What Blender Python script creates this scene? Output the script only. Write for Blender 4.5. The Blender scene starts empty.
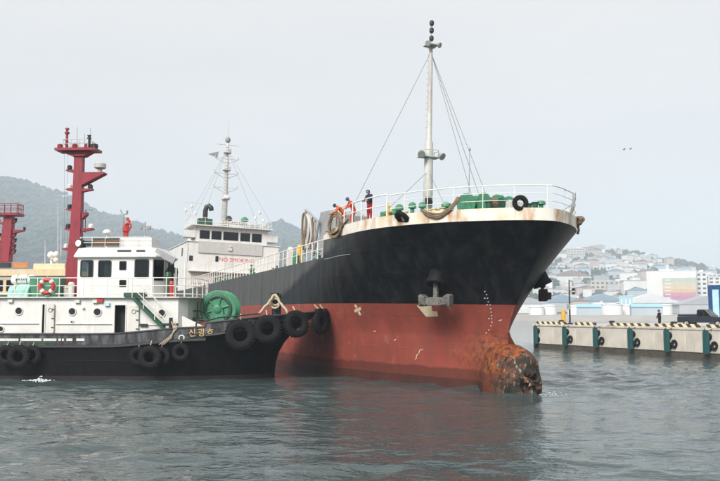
import bpy, math, random
import numpy as np
from mathutils import Vector, Matrix, noise as mnoise

random.seed(7)
R = math.radians
scene = bpy.context.scene
col = scene.collection

# ------------------------------------------------------------------ camera
CAM_Z, FPX, CX, CY = 4.5, 800.0, 360.0, 240.5          # photograph 720 x 481
PITCH = math.atan((312 - CY) / FPX)
cam_d = bpy.data.cameras.new('camera')
cam_d.lens, cam_d.sensor_width = 40.0, 36.0
cam_d.clip_start, cam_d.clip_end = 0.5, 12000
cam = bpy.data.objects.new('camera', cam_d)
cam.location = (0, 0, CAM_Z)
cam.rotation_euler = (math.pi / 2 + PITCH, 0, 0)
col.objects.link(cam)
scene.camera = cam

# ------------------------------------------------------------------ sky (bright haze overcast)
SUN_EL, SUN_AZ = 40.0, 208.0                            # compass azimuth, camera looks to 0 (+Y)
world = bpy.data.worlds.new('World')
scene.world = world
world.use_nodes = True
wn, wl = world.node_tree.nodes, world.node_tree.links
wn.clear()
w_out = wn.new('ShaderNodeOutputWorld')
w_bg = wn.new('ShaderNodeBackground')
w_sky = wn.new('ShaderNodeTexSky')
w_sky.sky_type = 'NISHITA'
w_sky.sun_disc = False
w_sky.sun_elevation = R(SUN_EL)
w_sky.sun_rotation = R(SUN_AZ)
w_sky.air_density, w_sky.dust_density, w_sky.ozone_density = 1.0, 6.0, 1.0
w_tc = wn.new('ShaderNodeTexCoord')
w_map = wn.new('ShaderNodeMapping')
w_map.inputs['Scale'].default_value = (1.2, 1.2, 4.5)
w_noise = wn.new('ShaderNodeTexNoise')
w_noise.inputs['Scale'].default_value = 1.6
w_noise.inputs['Detail'].default_value = 5
w_ramp = wn.new('ShaderNodeValToRGB')
w_ramp.color_ramp.elements[0].position, w_ramp.color_ramp.elements[1].position = 0.30, 0.72
w_ramp.color_ramp.elements[0].color = (8.1, 7.9, 7.75, 1)
w_ramp.color_ramp.elements[1].color = (9.1, 8.8, 8.5, 1)
w_mix = wn.new('ShaderNodeMixRGB')
w_mix.inputs['Fac'].default_value = 0.86
wl.new(w_tc.outputs['Generated'], w_map.inputs['Vector'])
wl.new(w_map.outputs['Vector'], w_noise.inputs['Vector'])
wl.new(w_noise.outputs['Fac'], w_ramp.inputs['Fac'])
wl.new(w_sky.outputs['Color'], w_mix.inputs['Color1'])
wl.new(w_ramp.outputs['Color'], w_mix.inputs['Color2'])
wl.new(w_mix.outputs['Color'], w_bg.inputs['Color'])
w_bg.inputs['Strength'].default_value = 0.061
wl.new(w_bg.outputs['Background'], w_out.inputs['Surface'])

# ------------------------------------------------------------------ sun through thin cloud
sun_d = bpy.data.lights.new('sun', 'SUN')
sun_d.energy, sun_d.angle, sun_d.color = 3.0, R(26), (1.0, 0.95, 0.88)
sun = bpy.data.objects.new('sun', sun_d)
sdir = Vector((math.sin(R(SUN_AZ)) * math.cos(R(SUN_EL)), math.cos(R(SUN_AZ)) * math.cos(R(SUN_EL)), math.sin(R(SUN_EL))))
sun.rotation_euler = sdir.to_track_quat('Z', 'Y').to_euler()
sun.location = sdir * 300
col.objects.link(sun)

vs = scene.view_settings
vs.view_transform, vs.look = 'Standard', 'None'
vs.exposure, vs.gamma, vs.use_curve_mapping = 0.87, 1.0, False
scene.render.engine = 'CYCLES'
scene.cycles.max_bounces = 8
scene.cycles.volume_bounces = 4
scene.cycles.use_denoising = True
scene.cycles.caustics_reflective = False
scene.cycles.caustics_refractive = False

# ------------------------------------------------------------------ pixel -> ray
_f = Vector((0, math.cos(PITCH), math.sin(PITCH)))
_u = Vector((0, -math.sin(PITCH), math.cos(PITCH)))
_c = Vector((0, 0, CAM_Z))
def ray(px, py):
    return Vector(((px - CX) / FPX, 0, 0)) + _u * ((CY - py) / FPX) + _f
def at(px, py, Y):
    d = ray(px, py)
    return _c + d * (Y / d.y)
def ground(px, py, z=0.0):
    d = ray(px, py)
    return _c + d * ((z - CAM_Z) / d.z)
def proj(p):
    r = Vector(p) - _c
    w = r.dot(_f)
    return CX + FPX * r.x / w, CY - FPX * r.dot(_u) / w
def hit(M, axis, val, px, py):
    """where the ray through a pixel meets the plane local[axis] = val of frame M (local point)"""
    Mi = M.inverted()
    o = Mi @ _c
    d = Mi.to_3x3() @ ray(px, py)
    return o + d * ((val - o[axis]) / d[axis])

# ------------------------------------------------------------------ materials
def mat(name, c, rough=0.5, metal=0.0, var=0.12, scale=2.0, bump=0.0, bscale=30.0, streak=None, sfac=0.5,
        sscale=(3.0, 3.0, 0.35), slo=0.52, shi=0.7, spec=0.5, coords='Object', patch=None, pscale=0.8, plo=0.55, phi=0.65,
        seams=None, seam_bump=0.15):
    m = bpy.data.materials.new(name)
    m.use_nodes = True
    nt = m.node_tree
    n, l = nt.nodes, nt.links
    b = n['Principled BSDF']
    b.inputs['Roughness'].default_value = rough
    b.inputs['Metallic'].default_value = metal
    b.inputs['Specular IOR Level'].default_value = spec
    tc = n.new('ShaderNodeTexCoord')
    nz = n.new('ShaderNodeTexNoise')
    nz.inputs['Scale'].default_value = scale
    nz.inputs['Detail'].default_value = 6
    nz.inputs['Roughness'].default_value = 0.6
    l.new(tc.outputs[coords], nz.inputs['Vector'])
    rp = n.new('ShaderNodeValToRGB')
    rp.color_ramp.elements[0].position, rp.color_ramp.elements[1].position = 0.3, 0.7
    rp.color_ramp.elements[0].color = tuple(max(0, x * (1 - var)) for x in c) + (1,)
    rp.color_ramp.elements[1].color = tuple(min(1, x * (1 + var)) for x in c) + (1,)
    l.new(nz.outputs['Fac'], rp.inputs['Fac'])
    out = rp.outputs['Color']
    def layer(out, color, fac, sc, lo, hi, det=5):
        mp = n.new('ShaderNodeMapping')
        mp.inputs['Scale'].default_value = sc
        mp.inputs['Location'].default_value = (3.1 * len(n), 1.7, 0.4)
        l.new(tc.outputs[coords], mp.inputs['Vector'])
        z = n.new('ShaderNodeTexNoise')
        z.inputs['Scale'].default_value = 1.0
        z.inputs['Detail'].default_value = det
        z.inputs['Roughness'].default_value = 0.62
        l.new(mp.outputs['Vector'], z.inputs['Vector'])
        mr = n.new('ShaderNodeMapRange')
        mr.inputs['From Min'].default_value, mr.inputs['From Max'].default_value = lo, hi
        mr.inputs['To Max'].default_value = fac
        l.new(z.outputs['Fac'], mr.inputs['Value'])
        mx = n.new('ShaderNodeMixRGB')
        mx.inputs['Color2'].default_value = tuple(color) + (1,)
        l.new(mr.outputs['Result'], mx.inputs['Fac'])
        l.new(out, mx.inputs['Color1'])
        return mx.outputs['Color']
    if patch:
        for i, pc in enumerate(patch):
            out = layer(out, pc, 0.85, (pscale * (1 + 0.6 * i),) * 3, plo, phi, 8)
    if streak:
        out = layer(out, streak, sfac, sscale, slo, shi)
    l.new(out, b.inputs['Base Color'])
    hgt = None
    if bump:
        z2 = n.new('ShaderNodeTexNoise')
        z2.inputs['Scale'].default_value = bscale
        z2.inputs['Detail'].default_value = 4
        l.new(tc.outputs[coords], z2.inputs['Vector'])
        bp = n.new('ShaderNodeBump')
        bp.inputs['Strength'].default_value = bump
        bp.inputs['Distance'].default_value = 0.05
        l.new(z2.outputs['Fac'], bp.inputs['Height'])
        l.new(bp.outputs['Normal'], b.inputs['Normal'])
        hgt = bp
    return m

def mat_hull(name, c, rough, seams=(7.0, 1.7), wear=None, wfac=0.3, dark=None, spec=0.4, rust=None):
    """painted steel plating: weld seams and dents in relief, vertical streaks, scuffs"""
    m = mat(name, c, rough, 0, 0.16, 0.6, 0, streak=wear, sfac=wfac, sscale=(1.6, 1.6, 0.10), slo=0.45, shi=0.75, spec=spec,
            patch=rust, pscale=0.55, plo=0.60, phi=0.72)
    nt = m.node_tree
    n, l = nt.nodes, nt.links
    b = n['Principled BSDF']
    tc = n.new('ShaderNodeTexCoord')
    mp = n.new('ShaderNodeMapping')
    mp.inputs['Rotation'].default_value = (R(90), 0, 0)
    l.new(tc.outputs['Object'], mp.inputs['Vector'])
    br = n.new('ShaderNodeTexBrick')
    br.inputs['Scale'].default_value = 1.0
    br.inputs['Brick Width'].default_value = seams[0]
    br.inputs['Row Height'].default_value = seams[1]
    br.inputs['Mortar Size'].default_value = 0.022
    br.inputs['Mortar Smooth'].default_value = 0.6
    l.new(mp.outputs['Vector'], br.inputs['Vector'])
    nz = n.new('ShaderNodeTexNoise')
    nz.inputs['Scale'].default_value = 0.9
    nz.inputs['Detail'].default_value = 3
    l.new(tc.outputs['Object'], nz.inputs['Vector'])
    b1 = n.new('ShaderNodeBump')
    b1.inputs['Strength'].default_value, b1.inputs['Distance'].default_value = 0.35, 0.03
    l.new(br.outputs['Fac'], b1.inputs['Height'])
    b2 = n.new('ShaderNodeBump')
    b2.inputs['Strength'].default_value, b2.inputs['Distance'].default_value = 0.45, 0.08
    l.new(nz.outputs['Fac'], b2.inputs['Height'])
    l.new(b1.outputs['Normal'], b2.inputs['Normal'])
    l.new(b2.outputs['Normal'], b.inputs['Normal'])
    return m

def mat_glass(name, tint=(0.48, 0.56, 0.58)):
    m = bpy.data.materials.new(name)
    m.use_nodes = True
    n, l = m.node_tree.nodes, m.node_tree.links
    n.clear()
    o = n.new('ShaderNodeOutputMaterial')
    tr = n.new('ShaderNodeBsdfTransparent')
    nz = n.new('ShaderNodeTexNoise')
    nz.inputs['Scale'].default_value = 1.5
    rp = n.new('ShaderNodeValToRGB')
    rp.color_ramp.elements[0].color = tuple(x * 0.85 for x in tint) + (1,)
    rp.color_ramp.elements[1].color = tuple(tint) + (1,)
    l.new(nz.outputs['Fac'], rp.inputs['Fac'])
    l.new(rp.outputs['Color'], tr.inputs['Color'])
    gl = n.new('ShaderNodeBsdfGlossy')
    gl.inputs['Roughness'].default_value = 0.03
    fr = n.new('ShaderNodeFresnel')
    fr.inputs['IOR'].default_value = 1.5
    mx = n.new('ShaderNodeMixShader')
    l.new(fr.outputs['Fac'], mx.inputs['Fac'])
    l.new(tr.outputs['BSDF'], mx.inputs[1])
    l.new(gl.outputs['BSDF'], mx.inputs[2])
    l.new(mx.outputs['Shader'], o.inputs['Surface'])
    return m

RUST = (0.30, 0.115, 0.03)
M = {}
M['white'] = mat('white_paint', (0.72, 0.72, 0.70), 0.5, var=0.05, scale=1.1, streak=(0.38, 0.27, 0.18), sfac=0.55, sscale=(1.9, 1.9, 0.16), slo=0.55, shi=0.80, patch=[(0.60, 0.59, 0.55)], pscale=.9, plo=.5, phi=.75)
M['white_old'] = mat('weathered_white_paint', (0.66, 0.65, 0.61), 0.5, var=0.07, streak=RUST, sfac=0.6, sscale=(2.0, 2.0, 0.3), slo=0.58, shi=0.75)
M['white_rail'] = mat('white_rail_paint', (0.78, 0.77, 0.72), 0.45, var=0.08, scale=4, streak=(0.42, 0.25, 0.12), sfac=0.5, sscale=(2, 2, 2), slo=0.6, shi=0.75)
M['grey_rail'] = mat('grey_rail_paint', (0.50, 0.50, 0.49), 0.5, var=0.12, scale=3)
M['bulwark_white'] = mat('rusty_white_bulwark_paint', (0.72, 0.69, 0.62), 0.55, var=0.08, scale=1.2,
                         streak=(0.42, 0.19, 0.04), sfac=0.9, sscale=(1.05, 1.05, 0.28), slo=0.52, shi=0.66, patch=[(0.62, 0.47, 0.24)], pscale=0.45, plo=0.48, phi=0.66)
M['black_hull'] = mat_hull('black_hull_paint', (0.004, 0.0045, 0.0065), 0.42, wear=(0.040, 0.040, 0.042), wfac=0.6, spec=0.22)
M['red_hull'] = mat_hull('red_antifouling_paint', (0.28, 0.062, 0.044), 0.6, seams=(8.0, 2.1), wear=(0.17, 0.06, 0.045), wfac=0.75, spec=0.25, rust=[(0.36, 0.115, 0.085), (0.20, 0.055, 0.040), (0.40, 0.15, 0.115)])
M['boot'] = mat_hull('dark_waterline_fouling', (0.075, 0.022, 0.017), 0.6, wear=(0.03, 0.022, 0.015), wfac=0.8, spec=0.3)
M['bulb_rust'] = mat('rusty_bulb_paint', (0.30, 0.075, 0.036), 0.75, var=0.25, scale=1.6, bump=0.5, bscale=7, patch=[(0.38, 0.15, 0.035), (0.13, 0.05, 0.025)], pscale=1.1, plo=0.48, phi=0.62, spec=0.25)
M['torn'] = mat('torn_blackened_steel', (0.026, 0.020, 0.016), 0.75, var=0.5, scale=4, bump=0.9, bscale=9, patch=[(0.15, 0.062, 0.030)], pscale=1.5, plo=0.46, phi=0.62, spec=0.3, streak=(0.46, 0.40, 0.31), sfac=.8, sscale=(3.4, 3.4, 1.5), slo=.56, shi=.66)
M['hawse'] = mat('black_hawse_steel', (0.008, 0.008, 0.009), 0.6, var=0.4, scale=3, spec=0.2)
M['deck_green'] = mat('green_deck_paint', (0.055, 0.17, 0.10), 0.6, var=0.2, scale=2, streak=RUST, sfac=0.4)
M['deck_red'] = mat('red_oxide_deck_paint', (0.22, 0.06, 0.045), 0.7, var=0.2)
M['mach_green'] = mat('green_machinery_paint', (0.05, 0.22, 0.12), 0.5, var=0.18, scale=3, streak=(0.03, 0.05, 0.03), sfac=0.5, slo=0.56, shi=0.75, sscale=(3, 3, 1.5))
M['dark_green'] = mat('dark_green_paint', (0.018, 0.075, 0.045), 0.5, var=0.2)
M['teal_tarp'] = mat('pale_teal_tarpaulin', (0.36, 0.62, 0.56), 0.6, var=0.1)
M['rubber'] = mat('black_tyre_rubber', (0.010, 0.010, 0.011), 0.8, var=0.3, scale=6, bump=0.5, bscale=20, patch=[(0.032, 0.032, 0.032)], pscale=2.5, plo=.6, phi=.75, spec=0.2)
M['rope'] = mat('brown_mooring_rope', (0.23, 0.17, 0.115), 0.85, var=0.35, scale=9, bump=0.8, bscale=40, spec=0.1)
M['rope_pale'] = mat('cream_rope', (0.55, 0.46, 0.34), 0.85, var=0.25, scale=9, bump=0.8, bscale=40, spec=0.1)
M['steel'] = mat('grey_painted_steel', (0.30, 0.31, 0.32), 0.5, var=0.15, scale=2, streak=RUST, sfac=0.4, slo=0.6, shi=0.75)
M['mast_grey'] = mat('pale_grey_mast_paint', (0.50, 0.50, 0.48), 0.5, var=0.12, scale=2, streak=(0.30, 0.22, 0.15), sfac=0.5)
M['dark'] = mat('dark_fittings', (0.02, 0.02, 0.022), 0.5, var=0.3)
M['inside'] = mat('dark_interior', (0.035, 0.035, 0.036), 0.8, var=0.3)
M['anchor'] = mat('grimy_anchor_steel', (0.16, 0.155, 0.145), 0.75, var=0.35, scale=5, bump=0.6, bscale=12, patch=[(0.06, 0.045, 0.035)], pscale=2.0, spec=0.2)
M['anchor_rust'] = mat('dark_rusty_anchor_steel', (0.045, 0.030, 0.024), 0.8, var=0.35, scale=5, bump=0.6, bscale=12, spec=0.2)
M['wire'] = mat('galvanised_wire', (0.22, 0.22, 0.23), 0.5, var=0.1, metal=0.3)
M['mast_red'] = mat('crimson_mast_paint', (0.25, 0.014, 0.028), 0.5, var=0.18, scale=2, streak=(0.08, 0.008, 0.012), sfac=0.5)
M['red'] = mat('red_paint', (0.48, 0.035, 0.03), 0.5, var=0.15)
M['orange'] = mat('orange_cloth', (0.72, 0.12, 0.03), 0.8, var=0.15, spec=0.2)
M['redcloth'] = mat('red_orange_cloth', (0.60, 0.065, 0.035), 0.8, var=0.15, spec=0.2)
M['red_trousers'] = mat('red_work_trousers', (0.42, 0.03, 0.045), 0.8, var=0.15, spec=0.2)
M['navy'] = mat('navy_cloth', (0.025, 0.03, 0.06), 0.85, var=0.25, spec=0.2)
M['black_cloth'] = mat('black_cloth', (0.015, 0.016, 0.02), 0.85, var=0.25, spec=0.2)
M['skin'] = mat('skin', (0.42, 0.25, 0.18), 0.6, var=0.1)
M['blue_hat'] = mat('blue_helmet', (0.035, 0.06, 0.24), 0.4, var=0.1)
M['yellow'] = mat('yellow_paint', (0.70, 0.40, 0.03), 0.5, var=0.15, streak=(0.3, 0.15, 0.04), sfac=0.4)
M['cream'] = mat('cream_paint', (0.68, 0.55, 0.36), 0.5, var=0.08, streak=(0.4, 0.26, 0.12), sfac=0.3)
M['cream_mark'] = mat('cream_hull_mark', (0.68, 0.58, 0.38), 0.6, var=0.12, scale=6)
M['board_brown'] = mat('brown_speckled_board', (0.14, 0.085, 0.055), 0.7, var=0.9, scale=26)
M['board_orange'] = mat('orange_sign_board', (0.50, 0.20, 0.06), 0.7, var=0.4, scale=14)
M['gold'] = mat('gold_lettering', (0.66, 0.45, 0.20), 0.5, var=0.15)
M['lettering_red'] = mat('red_lettering', (0.60, 0.05, 0.035), 0.5, var=0.15)
M['lettering_dark'] = mat('dark_lettering', (0.10, 0.10, 0.11), 0.5, var=0.15)
M['panel_grey'] = mat('pale_grey_panel', (0.50, 0.50, 0.48), 0.5, var=0.06, streak=(0.4, 0.35, 0.3), sfac=0.3)
M['worn_black'] = mat('scraped_black_bulwark', (0.035, 0.036, 0.04), 0.5, var=0.3, scale=1.5, streak=(0.22, 0.23, 0.25), sfac=0.75, sscale=(2.6, 2.6, 0.5), slo=0.44, shi=0.72)
M['tug_black'] = mat_hull('tug_black_paint', (0.004, 0.004, 0.005), 0.5, seams=(4.0, 1.3), wear=(0.018, 0.013, 0.011), wfac=0.5, spec=0.2)
M['tug_boot'] = mat('tug_waterline_rust', (0.010, 0.006, 0.005), 0.7, var=0.4, scale=2)
M['glass'] = mat_glass('tinted_window_glass')
M['glass_dark'] = mat_glass('dark_window_glass', (0.06, 0.07, 0.075))
M['concrete'] = mat('weathered_quay_concrete', (0.56, 0.53, 0.47), 0.85, var=0.14, scale=0.8, bump=0.3, bscale=8, streak=(0.24, 0.19, 0.14), sfac=0.6, sscale=(0.9, 0.9, 0.12), slo=0.50, shi=0.75, spec=0.2)
M['concrete_wet'] = mat('wet_tidal_concrete', (0.075, 0.065, 0.05), 0.6, var=0.35, scale=1.5, bump=0.4, bscale=8)
M['quay_top'] = mat('quay_pavement', (0.42, 0.41, 0.39), 0.85, var=0.1, scale=0.5)
M['teal'] = mat('teal_fender_paint', (0.010, 0.082, 0.088), 0.6, var=0.2, streak=(0.012, 0.035, 0.035), sfac=0.5)
M['carpaint'] = mat('dark_slate_car_paint', (0.022, 0.028, 0.04), 0.3, var=0.1, spec=0.6)
M['lamp'] = mat('lamp_lens', (0.75, 0.75, 0.72), 0.2, var=0.05)
M['sign_blue'] = mat('dark_blue_sign', (0.02, 0.07, 0.18), 0.4, var=0.1)
M['sign_pale'] = mat('pale_blue_sign_panel', (0.45, 0.70, 0.85), 0.4, var=0.1)
M['foam'] = mat('white_foam', (0.58, 0.62, 0.63), 0.9, var=0.2, scale=8)

def add_bow_rust(m, foot=True):
    """rust spreading aft from the smashed nose (ship frame: x ahead, z up) and a dark tidal foot"""
    n, l = m.node_tree.nodes, m.node_tree.links
    b = n['Principled BSDF']
    base = b.inputs['Base Color'].links[0].from_socket
    tc = n.new('ShaderNodeTexCoord')
    sp = n.new('ShaderNodeSeparateXYZ')
    l.new(tc.outputs['Object'], sp.inputs['Vector'])
    def nz(scale, det):
        z = n.new('ShaderNodeTexNoise')
        z.inputs['Scale'].default_value, z.inputs['Detail'].default_value, z.inputs['Roughness'].default_value = scale, det, .65
        l.new(tc.outputs['Object'], z.inputs['Vector'])
        return z.outputs['Fac']
    def mr(src, a, c, hi=1.0):
        k = n.new('ShaderNodeMapRange')
        k.inputs['From Min'].default_value, k.inputs['From Max'].default_value, k.inputs['To Max'].default_value = a, c, hi
        l.new(src, k.inputs['Value'])
        return k.outputs['Result']
    def mad(src, f, add):
        k = n.new('ShaderNodeMath'); k.operation = 'MULTIPLY_ADD'
        k.inputs[1].default_value = f
        l.new(src, k.inputs[0]); l.new(add, k.inputs[2])
        return k.outputs[0]
    n1 = nz(0.85, 8)
    n2 = nz(3.1, 6)
    fx = mr(mad(n1, 6.0, sp.outputs['X']), -5.2, -2.4)
    fz = mr(mad(n2, 1.4, sp.outputs['Z']), 4.3, 3.2)
    mu = n.new('ShaderNodeMath'); mu.operation = 'MULTIPLY'
    l.new(fx, mu.inputs[0]); l.new(fz, mu.inputs[1])
    rr = n.new('ShaderNodeValToRGB')
    e = rr.color_ramp.elements
    e[0].position, e[0].color = 0.38, (0.055, 0.022, 0.013, 1)
    e[1].position, e[1].color = 0.70, (0.33, 0.115, 0.03, 1)
    k = rr.color_ramp.elements.new(0.5); k.color = (0.19, 0.055, 0.022, 1)
    l.new(n2, rr.inputs['Fac'])
    mx = n.new('ShaderNodeMixRGB')
    l.new(mu.outputs[0], mx.inputs['Fac']); l.new(base, mx.inputs['Color1']); l.new(rr.outputs['Color'], mx.inputs['Color2'])
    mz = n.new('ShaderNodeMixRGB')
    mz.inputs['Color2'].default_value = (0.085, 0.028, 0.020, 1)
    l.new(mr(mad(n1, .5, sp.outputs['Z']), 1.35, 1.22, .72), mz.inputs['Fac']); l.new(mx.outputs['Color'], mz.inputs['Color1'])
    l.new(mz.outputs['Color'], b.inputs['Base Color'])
M['bulb_rust'] = mat_hull('rusty_bulb_paint', (0.28, 0.062, 0.044), 0.6, seams=(8.0, 2.1), wear=(0.17, 0.06, 0.045), wfac=0.75, spec=0.25, rust=[(0.36, 0.115, 0.085), (0.20, 0.055, 0.040), (0.40, 0.15, 0.115)])
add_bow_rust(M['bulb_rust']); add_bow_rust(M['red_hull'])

def add_side_light_wear(m):
    """sky light and weathering painted on the flat side abaft the flare, ending along the knuckle line"""
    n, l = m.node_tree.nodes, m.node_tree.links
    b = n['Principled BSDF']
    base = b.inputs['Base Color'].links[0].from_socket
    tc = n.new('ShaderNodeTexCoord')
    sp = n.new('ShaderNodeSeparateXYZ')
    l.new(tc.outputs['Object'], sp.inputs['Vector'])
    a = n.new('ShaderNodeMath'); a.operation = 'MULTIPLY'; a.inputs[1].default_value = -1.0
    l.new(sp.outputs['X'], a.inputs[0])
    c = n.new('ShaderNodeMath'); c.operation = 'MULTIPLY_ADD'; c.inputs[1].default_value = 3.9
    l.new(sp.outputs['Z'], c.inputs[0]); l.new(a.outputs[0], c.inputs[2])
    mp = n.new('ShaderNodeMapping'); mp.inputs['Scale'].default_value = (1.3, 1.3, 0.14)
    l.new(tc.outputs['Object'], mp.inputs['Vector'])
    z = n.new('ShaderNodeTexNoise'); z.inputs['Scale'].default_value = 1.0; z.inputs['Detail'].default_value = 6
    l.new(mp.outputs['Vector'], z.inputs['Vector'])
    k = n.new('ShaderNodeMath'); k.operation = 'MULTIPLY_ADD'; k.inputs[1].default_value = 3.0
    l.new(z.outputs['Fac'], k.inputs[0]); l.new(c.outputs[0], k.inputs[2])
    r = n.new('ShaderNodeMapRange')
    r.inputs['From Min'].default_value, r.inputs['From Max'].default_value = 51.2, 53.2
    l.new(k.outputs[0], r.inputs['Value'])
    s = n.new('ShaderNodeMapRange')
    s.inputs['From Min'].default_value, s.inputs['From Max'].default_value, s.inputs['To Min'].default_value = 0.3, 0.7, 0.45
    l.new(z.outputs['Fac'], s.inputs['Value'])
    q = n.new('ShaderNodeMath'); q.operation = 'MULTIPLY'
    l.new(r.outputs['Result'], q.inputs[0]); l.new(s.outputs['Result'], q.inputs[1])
    mx = n.new('ShaderNodeMixRGB'); mx.inputs['Color2'].default_value = (0.095, 0.094, 0.092, 1)  # grey mixed in for sky light caught by the flat side, with weathering
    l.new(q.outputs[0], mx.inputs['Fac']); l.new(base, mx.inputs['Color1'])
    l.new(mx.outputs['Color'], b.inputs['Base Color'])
add_side_light_wear(M['black_hull'])

def mat_stripes():
    m = mat('hazard_stripe_paint', (0.74, 0.62, 0.34), 0.7, var=0.12, scale=3)
    n, l = m.node_tree.nodes, m.node_tree.links
    b = n['Principled BSDF']
    src = b.inputs['Base Color'].links[0].from_socket
    tc = n.new('ShaderNodeTexCoord')
    sp = n.new('ShaderNodeSeparateXYZ')
    l.new(tc.outputs['Object'], sp.inputs['Vector'])
    a1 = n.new('ShaderNodeMath'); a1.operation = 'MULTIPLY_ADD'
    a1.inputs[1].default_value = 0.9
    l.new(sp.outputs['Z'], a1.inputs[0]); l.new(sp.outputs['X'], a1.inputs[2])
    a2 = n.new('ShaderNodeMath'); a2.operation = 'MULTIPLY_ADD'
    a2.inputs[1].default_value = 0.6
    l.new(sp.outputs['Y'], a2.inputs[0]); l.new(a1.outputs[0], a2.inputs[2])
    md = n.new('ShaderNodeMath'); md.operation = 'FRACT'
    ml = n.new('ShaderNodeMath'); ml.operation = 'MULTIPLY'; ml.inputs[1].default_value = 1 / 1.05
    l.new(a2.outputs[0], ml.inputs[0]); l.new(ml.outputs[0], md.inputs[0])
    gt = n.new('ShaderNodeMath'); gt.operation = 'GREATER_THAN'; gt.inputs[1].default_value = 0.52
    l.new(md.outputs[0], gt.inputs[0])
    mx = n.new('ShaderNodeMixRGB')
    mx.inputs['Color2'].default_value = (0.045, 0.042, 0.038, 1)
    l.new(gt.outputs[0], mx.inputs['Fac']); l.new(src, mx.inputs['Color1'])
    l.new(mx.outputs['Color'], b.inputs['Base Color'])
    return m
M['stripes'] = mat_stripes()

# ------------------------------------------------------------------ mesh builder
class MB:
    def __init__(s):
        s.v, s.f, s.mi, s.cur = [], [], [], 0
    def add(s, vs, fs):
        o = len(s.v)
        s.v += [tuple(x) for x in vs]
        for f in fs:
            s.f.append(tuple(i + o for i in f)); s.mi.append(s.cur)
        return s
    def box(s, c, d, rot=None):
        x, y, z = d[0] / 2, d[1] / 2, d[2] / 2
        vs = [Vector(p) for p in ((-x, -y, -z), (x, -y, -z), (x, y, -z), (-x, y, -z), (-x, -y, z), (x, -y, z), (x, y, z), (-x, y, z))]
        if rot is not None:
            vs = [rot @ p for p in vs]
        c = Vector(c)
        return s.add([p + c for p in vs], [(3, 2, 1, 0), (4, 5, 6, 7), (0, 1, 5, 4), (1, 2, 6, 5), (2, 3, 7, 6), (3, 0, 4, 7)])
    def span(s, a, b):
        return s.box([(p + q) / 2 for p, q in zip(a, b)], [abs(p - q) for p, q in zip(a, b)])
    def bar(s, p0, p1, r, n=6, r1=None, cap=True):
        p0, p1 = Vector(p0), Vector(p1)
        r1 = r if r1 is None else r1
        d = (p1 - p0)
        if d.length < 1e-6:
            return s
        d.normalize()
        a = d.orthogonal().normalized(); b = d.cross(a)
        vs = []
        for p, q in ((p0, r), (p1, r1)):
            for k in range(n):
                t = 2 * math.pi * (k + .5) / n
                vs.append(p + (a * math.cos(t) + b * math.sin(t)) * q)
        fs = [(k, (k + 1) % n, n + (k + 1) % n, n + k) for k in range(n)]
        if cap:
            fs += [tuple(range(n - 1, -1, -1)), tuple(range(n, 2 * n))]
        return s.add(vs, fs)
    def tube(s, pts, r, n=6, closed=False):
        pts = [Vector(p) for p in pts]
        m = len(pts)
        vs, prev = [], None
        for i, p in enumerate(pts):
            if closed:
                d = pts[(i + 1) % m] - pts[i - 1]
            else:
                d = pts[min(i + 1, m - 1)] - pts[max(i - 1, 0)]
            d.normalize()
            a = d.orthogonal().normalized() if prev is None else (prev - d * prev.dot(d)).normalized()
            prev = a
            b = d.cross(a)
            rr = r[i] if isinstance(r, (list, tuple)) else r
            for k in range(n):
                t = 2 * math.pi * k / n
                vs.append(p + (a * math.cos(t) + b * math.sin(t)) * rr)
        fs = []
        for i in range(m if closed else m - 1):
            j = (i + 1) % m
            for k in range(n):
                fs.append((i * n + k, i * n + (k + 1) % n, j * n + (k + 1) % n, j * n + k))
        if not closed:
            fs += [tuple(range(n - 1, -1, -1)), tuple((m - 1) * n + k for k in range(n))]
        return s.add(vs, fs)
    def lathe(s, prof, c=(0, 0, 0), n=16, axis=(0, 0, 1)):
        ax = Vector(axis).normalized()
        a = ax.orthogonal().normalized(); b = ax.cross(a); c = Vector(c)
        vs = []
        for r, z in prof:
            for k in range(n):
                t = 2 * math.pi * k / n
                vs.append(c + ax * z + (a * math.cos(t) + b * math.sin(t)) * max(r, 1e-4))
        fs = []
        for i in range(len(prof) - 1):
            for k in range(n):
                fs.append((i * n + k, i * n + (k + 1) % n, (i + 1) * n + (k + 1) % n, (i + 1) * n + k))
        fs += [tuple(range(n - 1, -1, -1)), tuple((len(prof) - 1) * n + k for k in range(n))]
        return s.add(vs, fs)
    def torus(s, c, Rr, r, axis=(0, 0, 1), n=24, m=8, squash=1.0):
        prof = [(Rr + r * math.cos(2 * math.pi * k / m), r * squash * math.sin(2 * math.pi * k / m)) for k in range(m)]
        ax = Vector(axis).normalized()
        a = ax.orthogonal().normalized(); b = ax.cross(a); c = Vector(c)
        vs = []
        for q, z in prof:
            for k in range(n):
                t = 2 * math.pi * k / n
                vs.append(c + ax * z + (a * math.cos(t) + b * math.sin(t)) * q)
        fs = [(i * n + k, i * n + (k + 1) % n, ((i + 1) % m) * n + (k + 1) % n, ((i + 1) % m) * n + k) for i in range(m) for k in range(n)]
        return s.add(vs, fs)
    def prism(s, poly, o, u, v, w):
        """polygon (a, b) -> o + a*u + b*v, extruded by w"""
        o, u, v, w = Vector(o), Vector(u), Vector(v), Vector(w)
        base = [o + u * a + v * b for a, b in poly]
        n = len(poly)
        return s.add(base + [p + w for p in base], [tuple(range(n - 1, -1, -1)), tuple(range(n, 2 * n))] + [(k, (k + 1) % n, n + (k + 1) % n, n + k) for k in range(n)])
    def grid(s, rows):
        n = len(rows[0])
        vs = [p for r in rows for p in r]
        return s.add(vs, [(i * n + k, i * n + k + 1, (i + 1) * n + k + 1, (i + 1) * n + k) for i in range(len(rows) - 1) for k in range(n - 1)])
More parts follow.
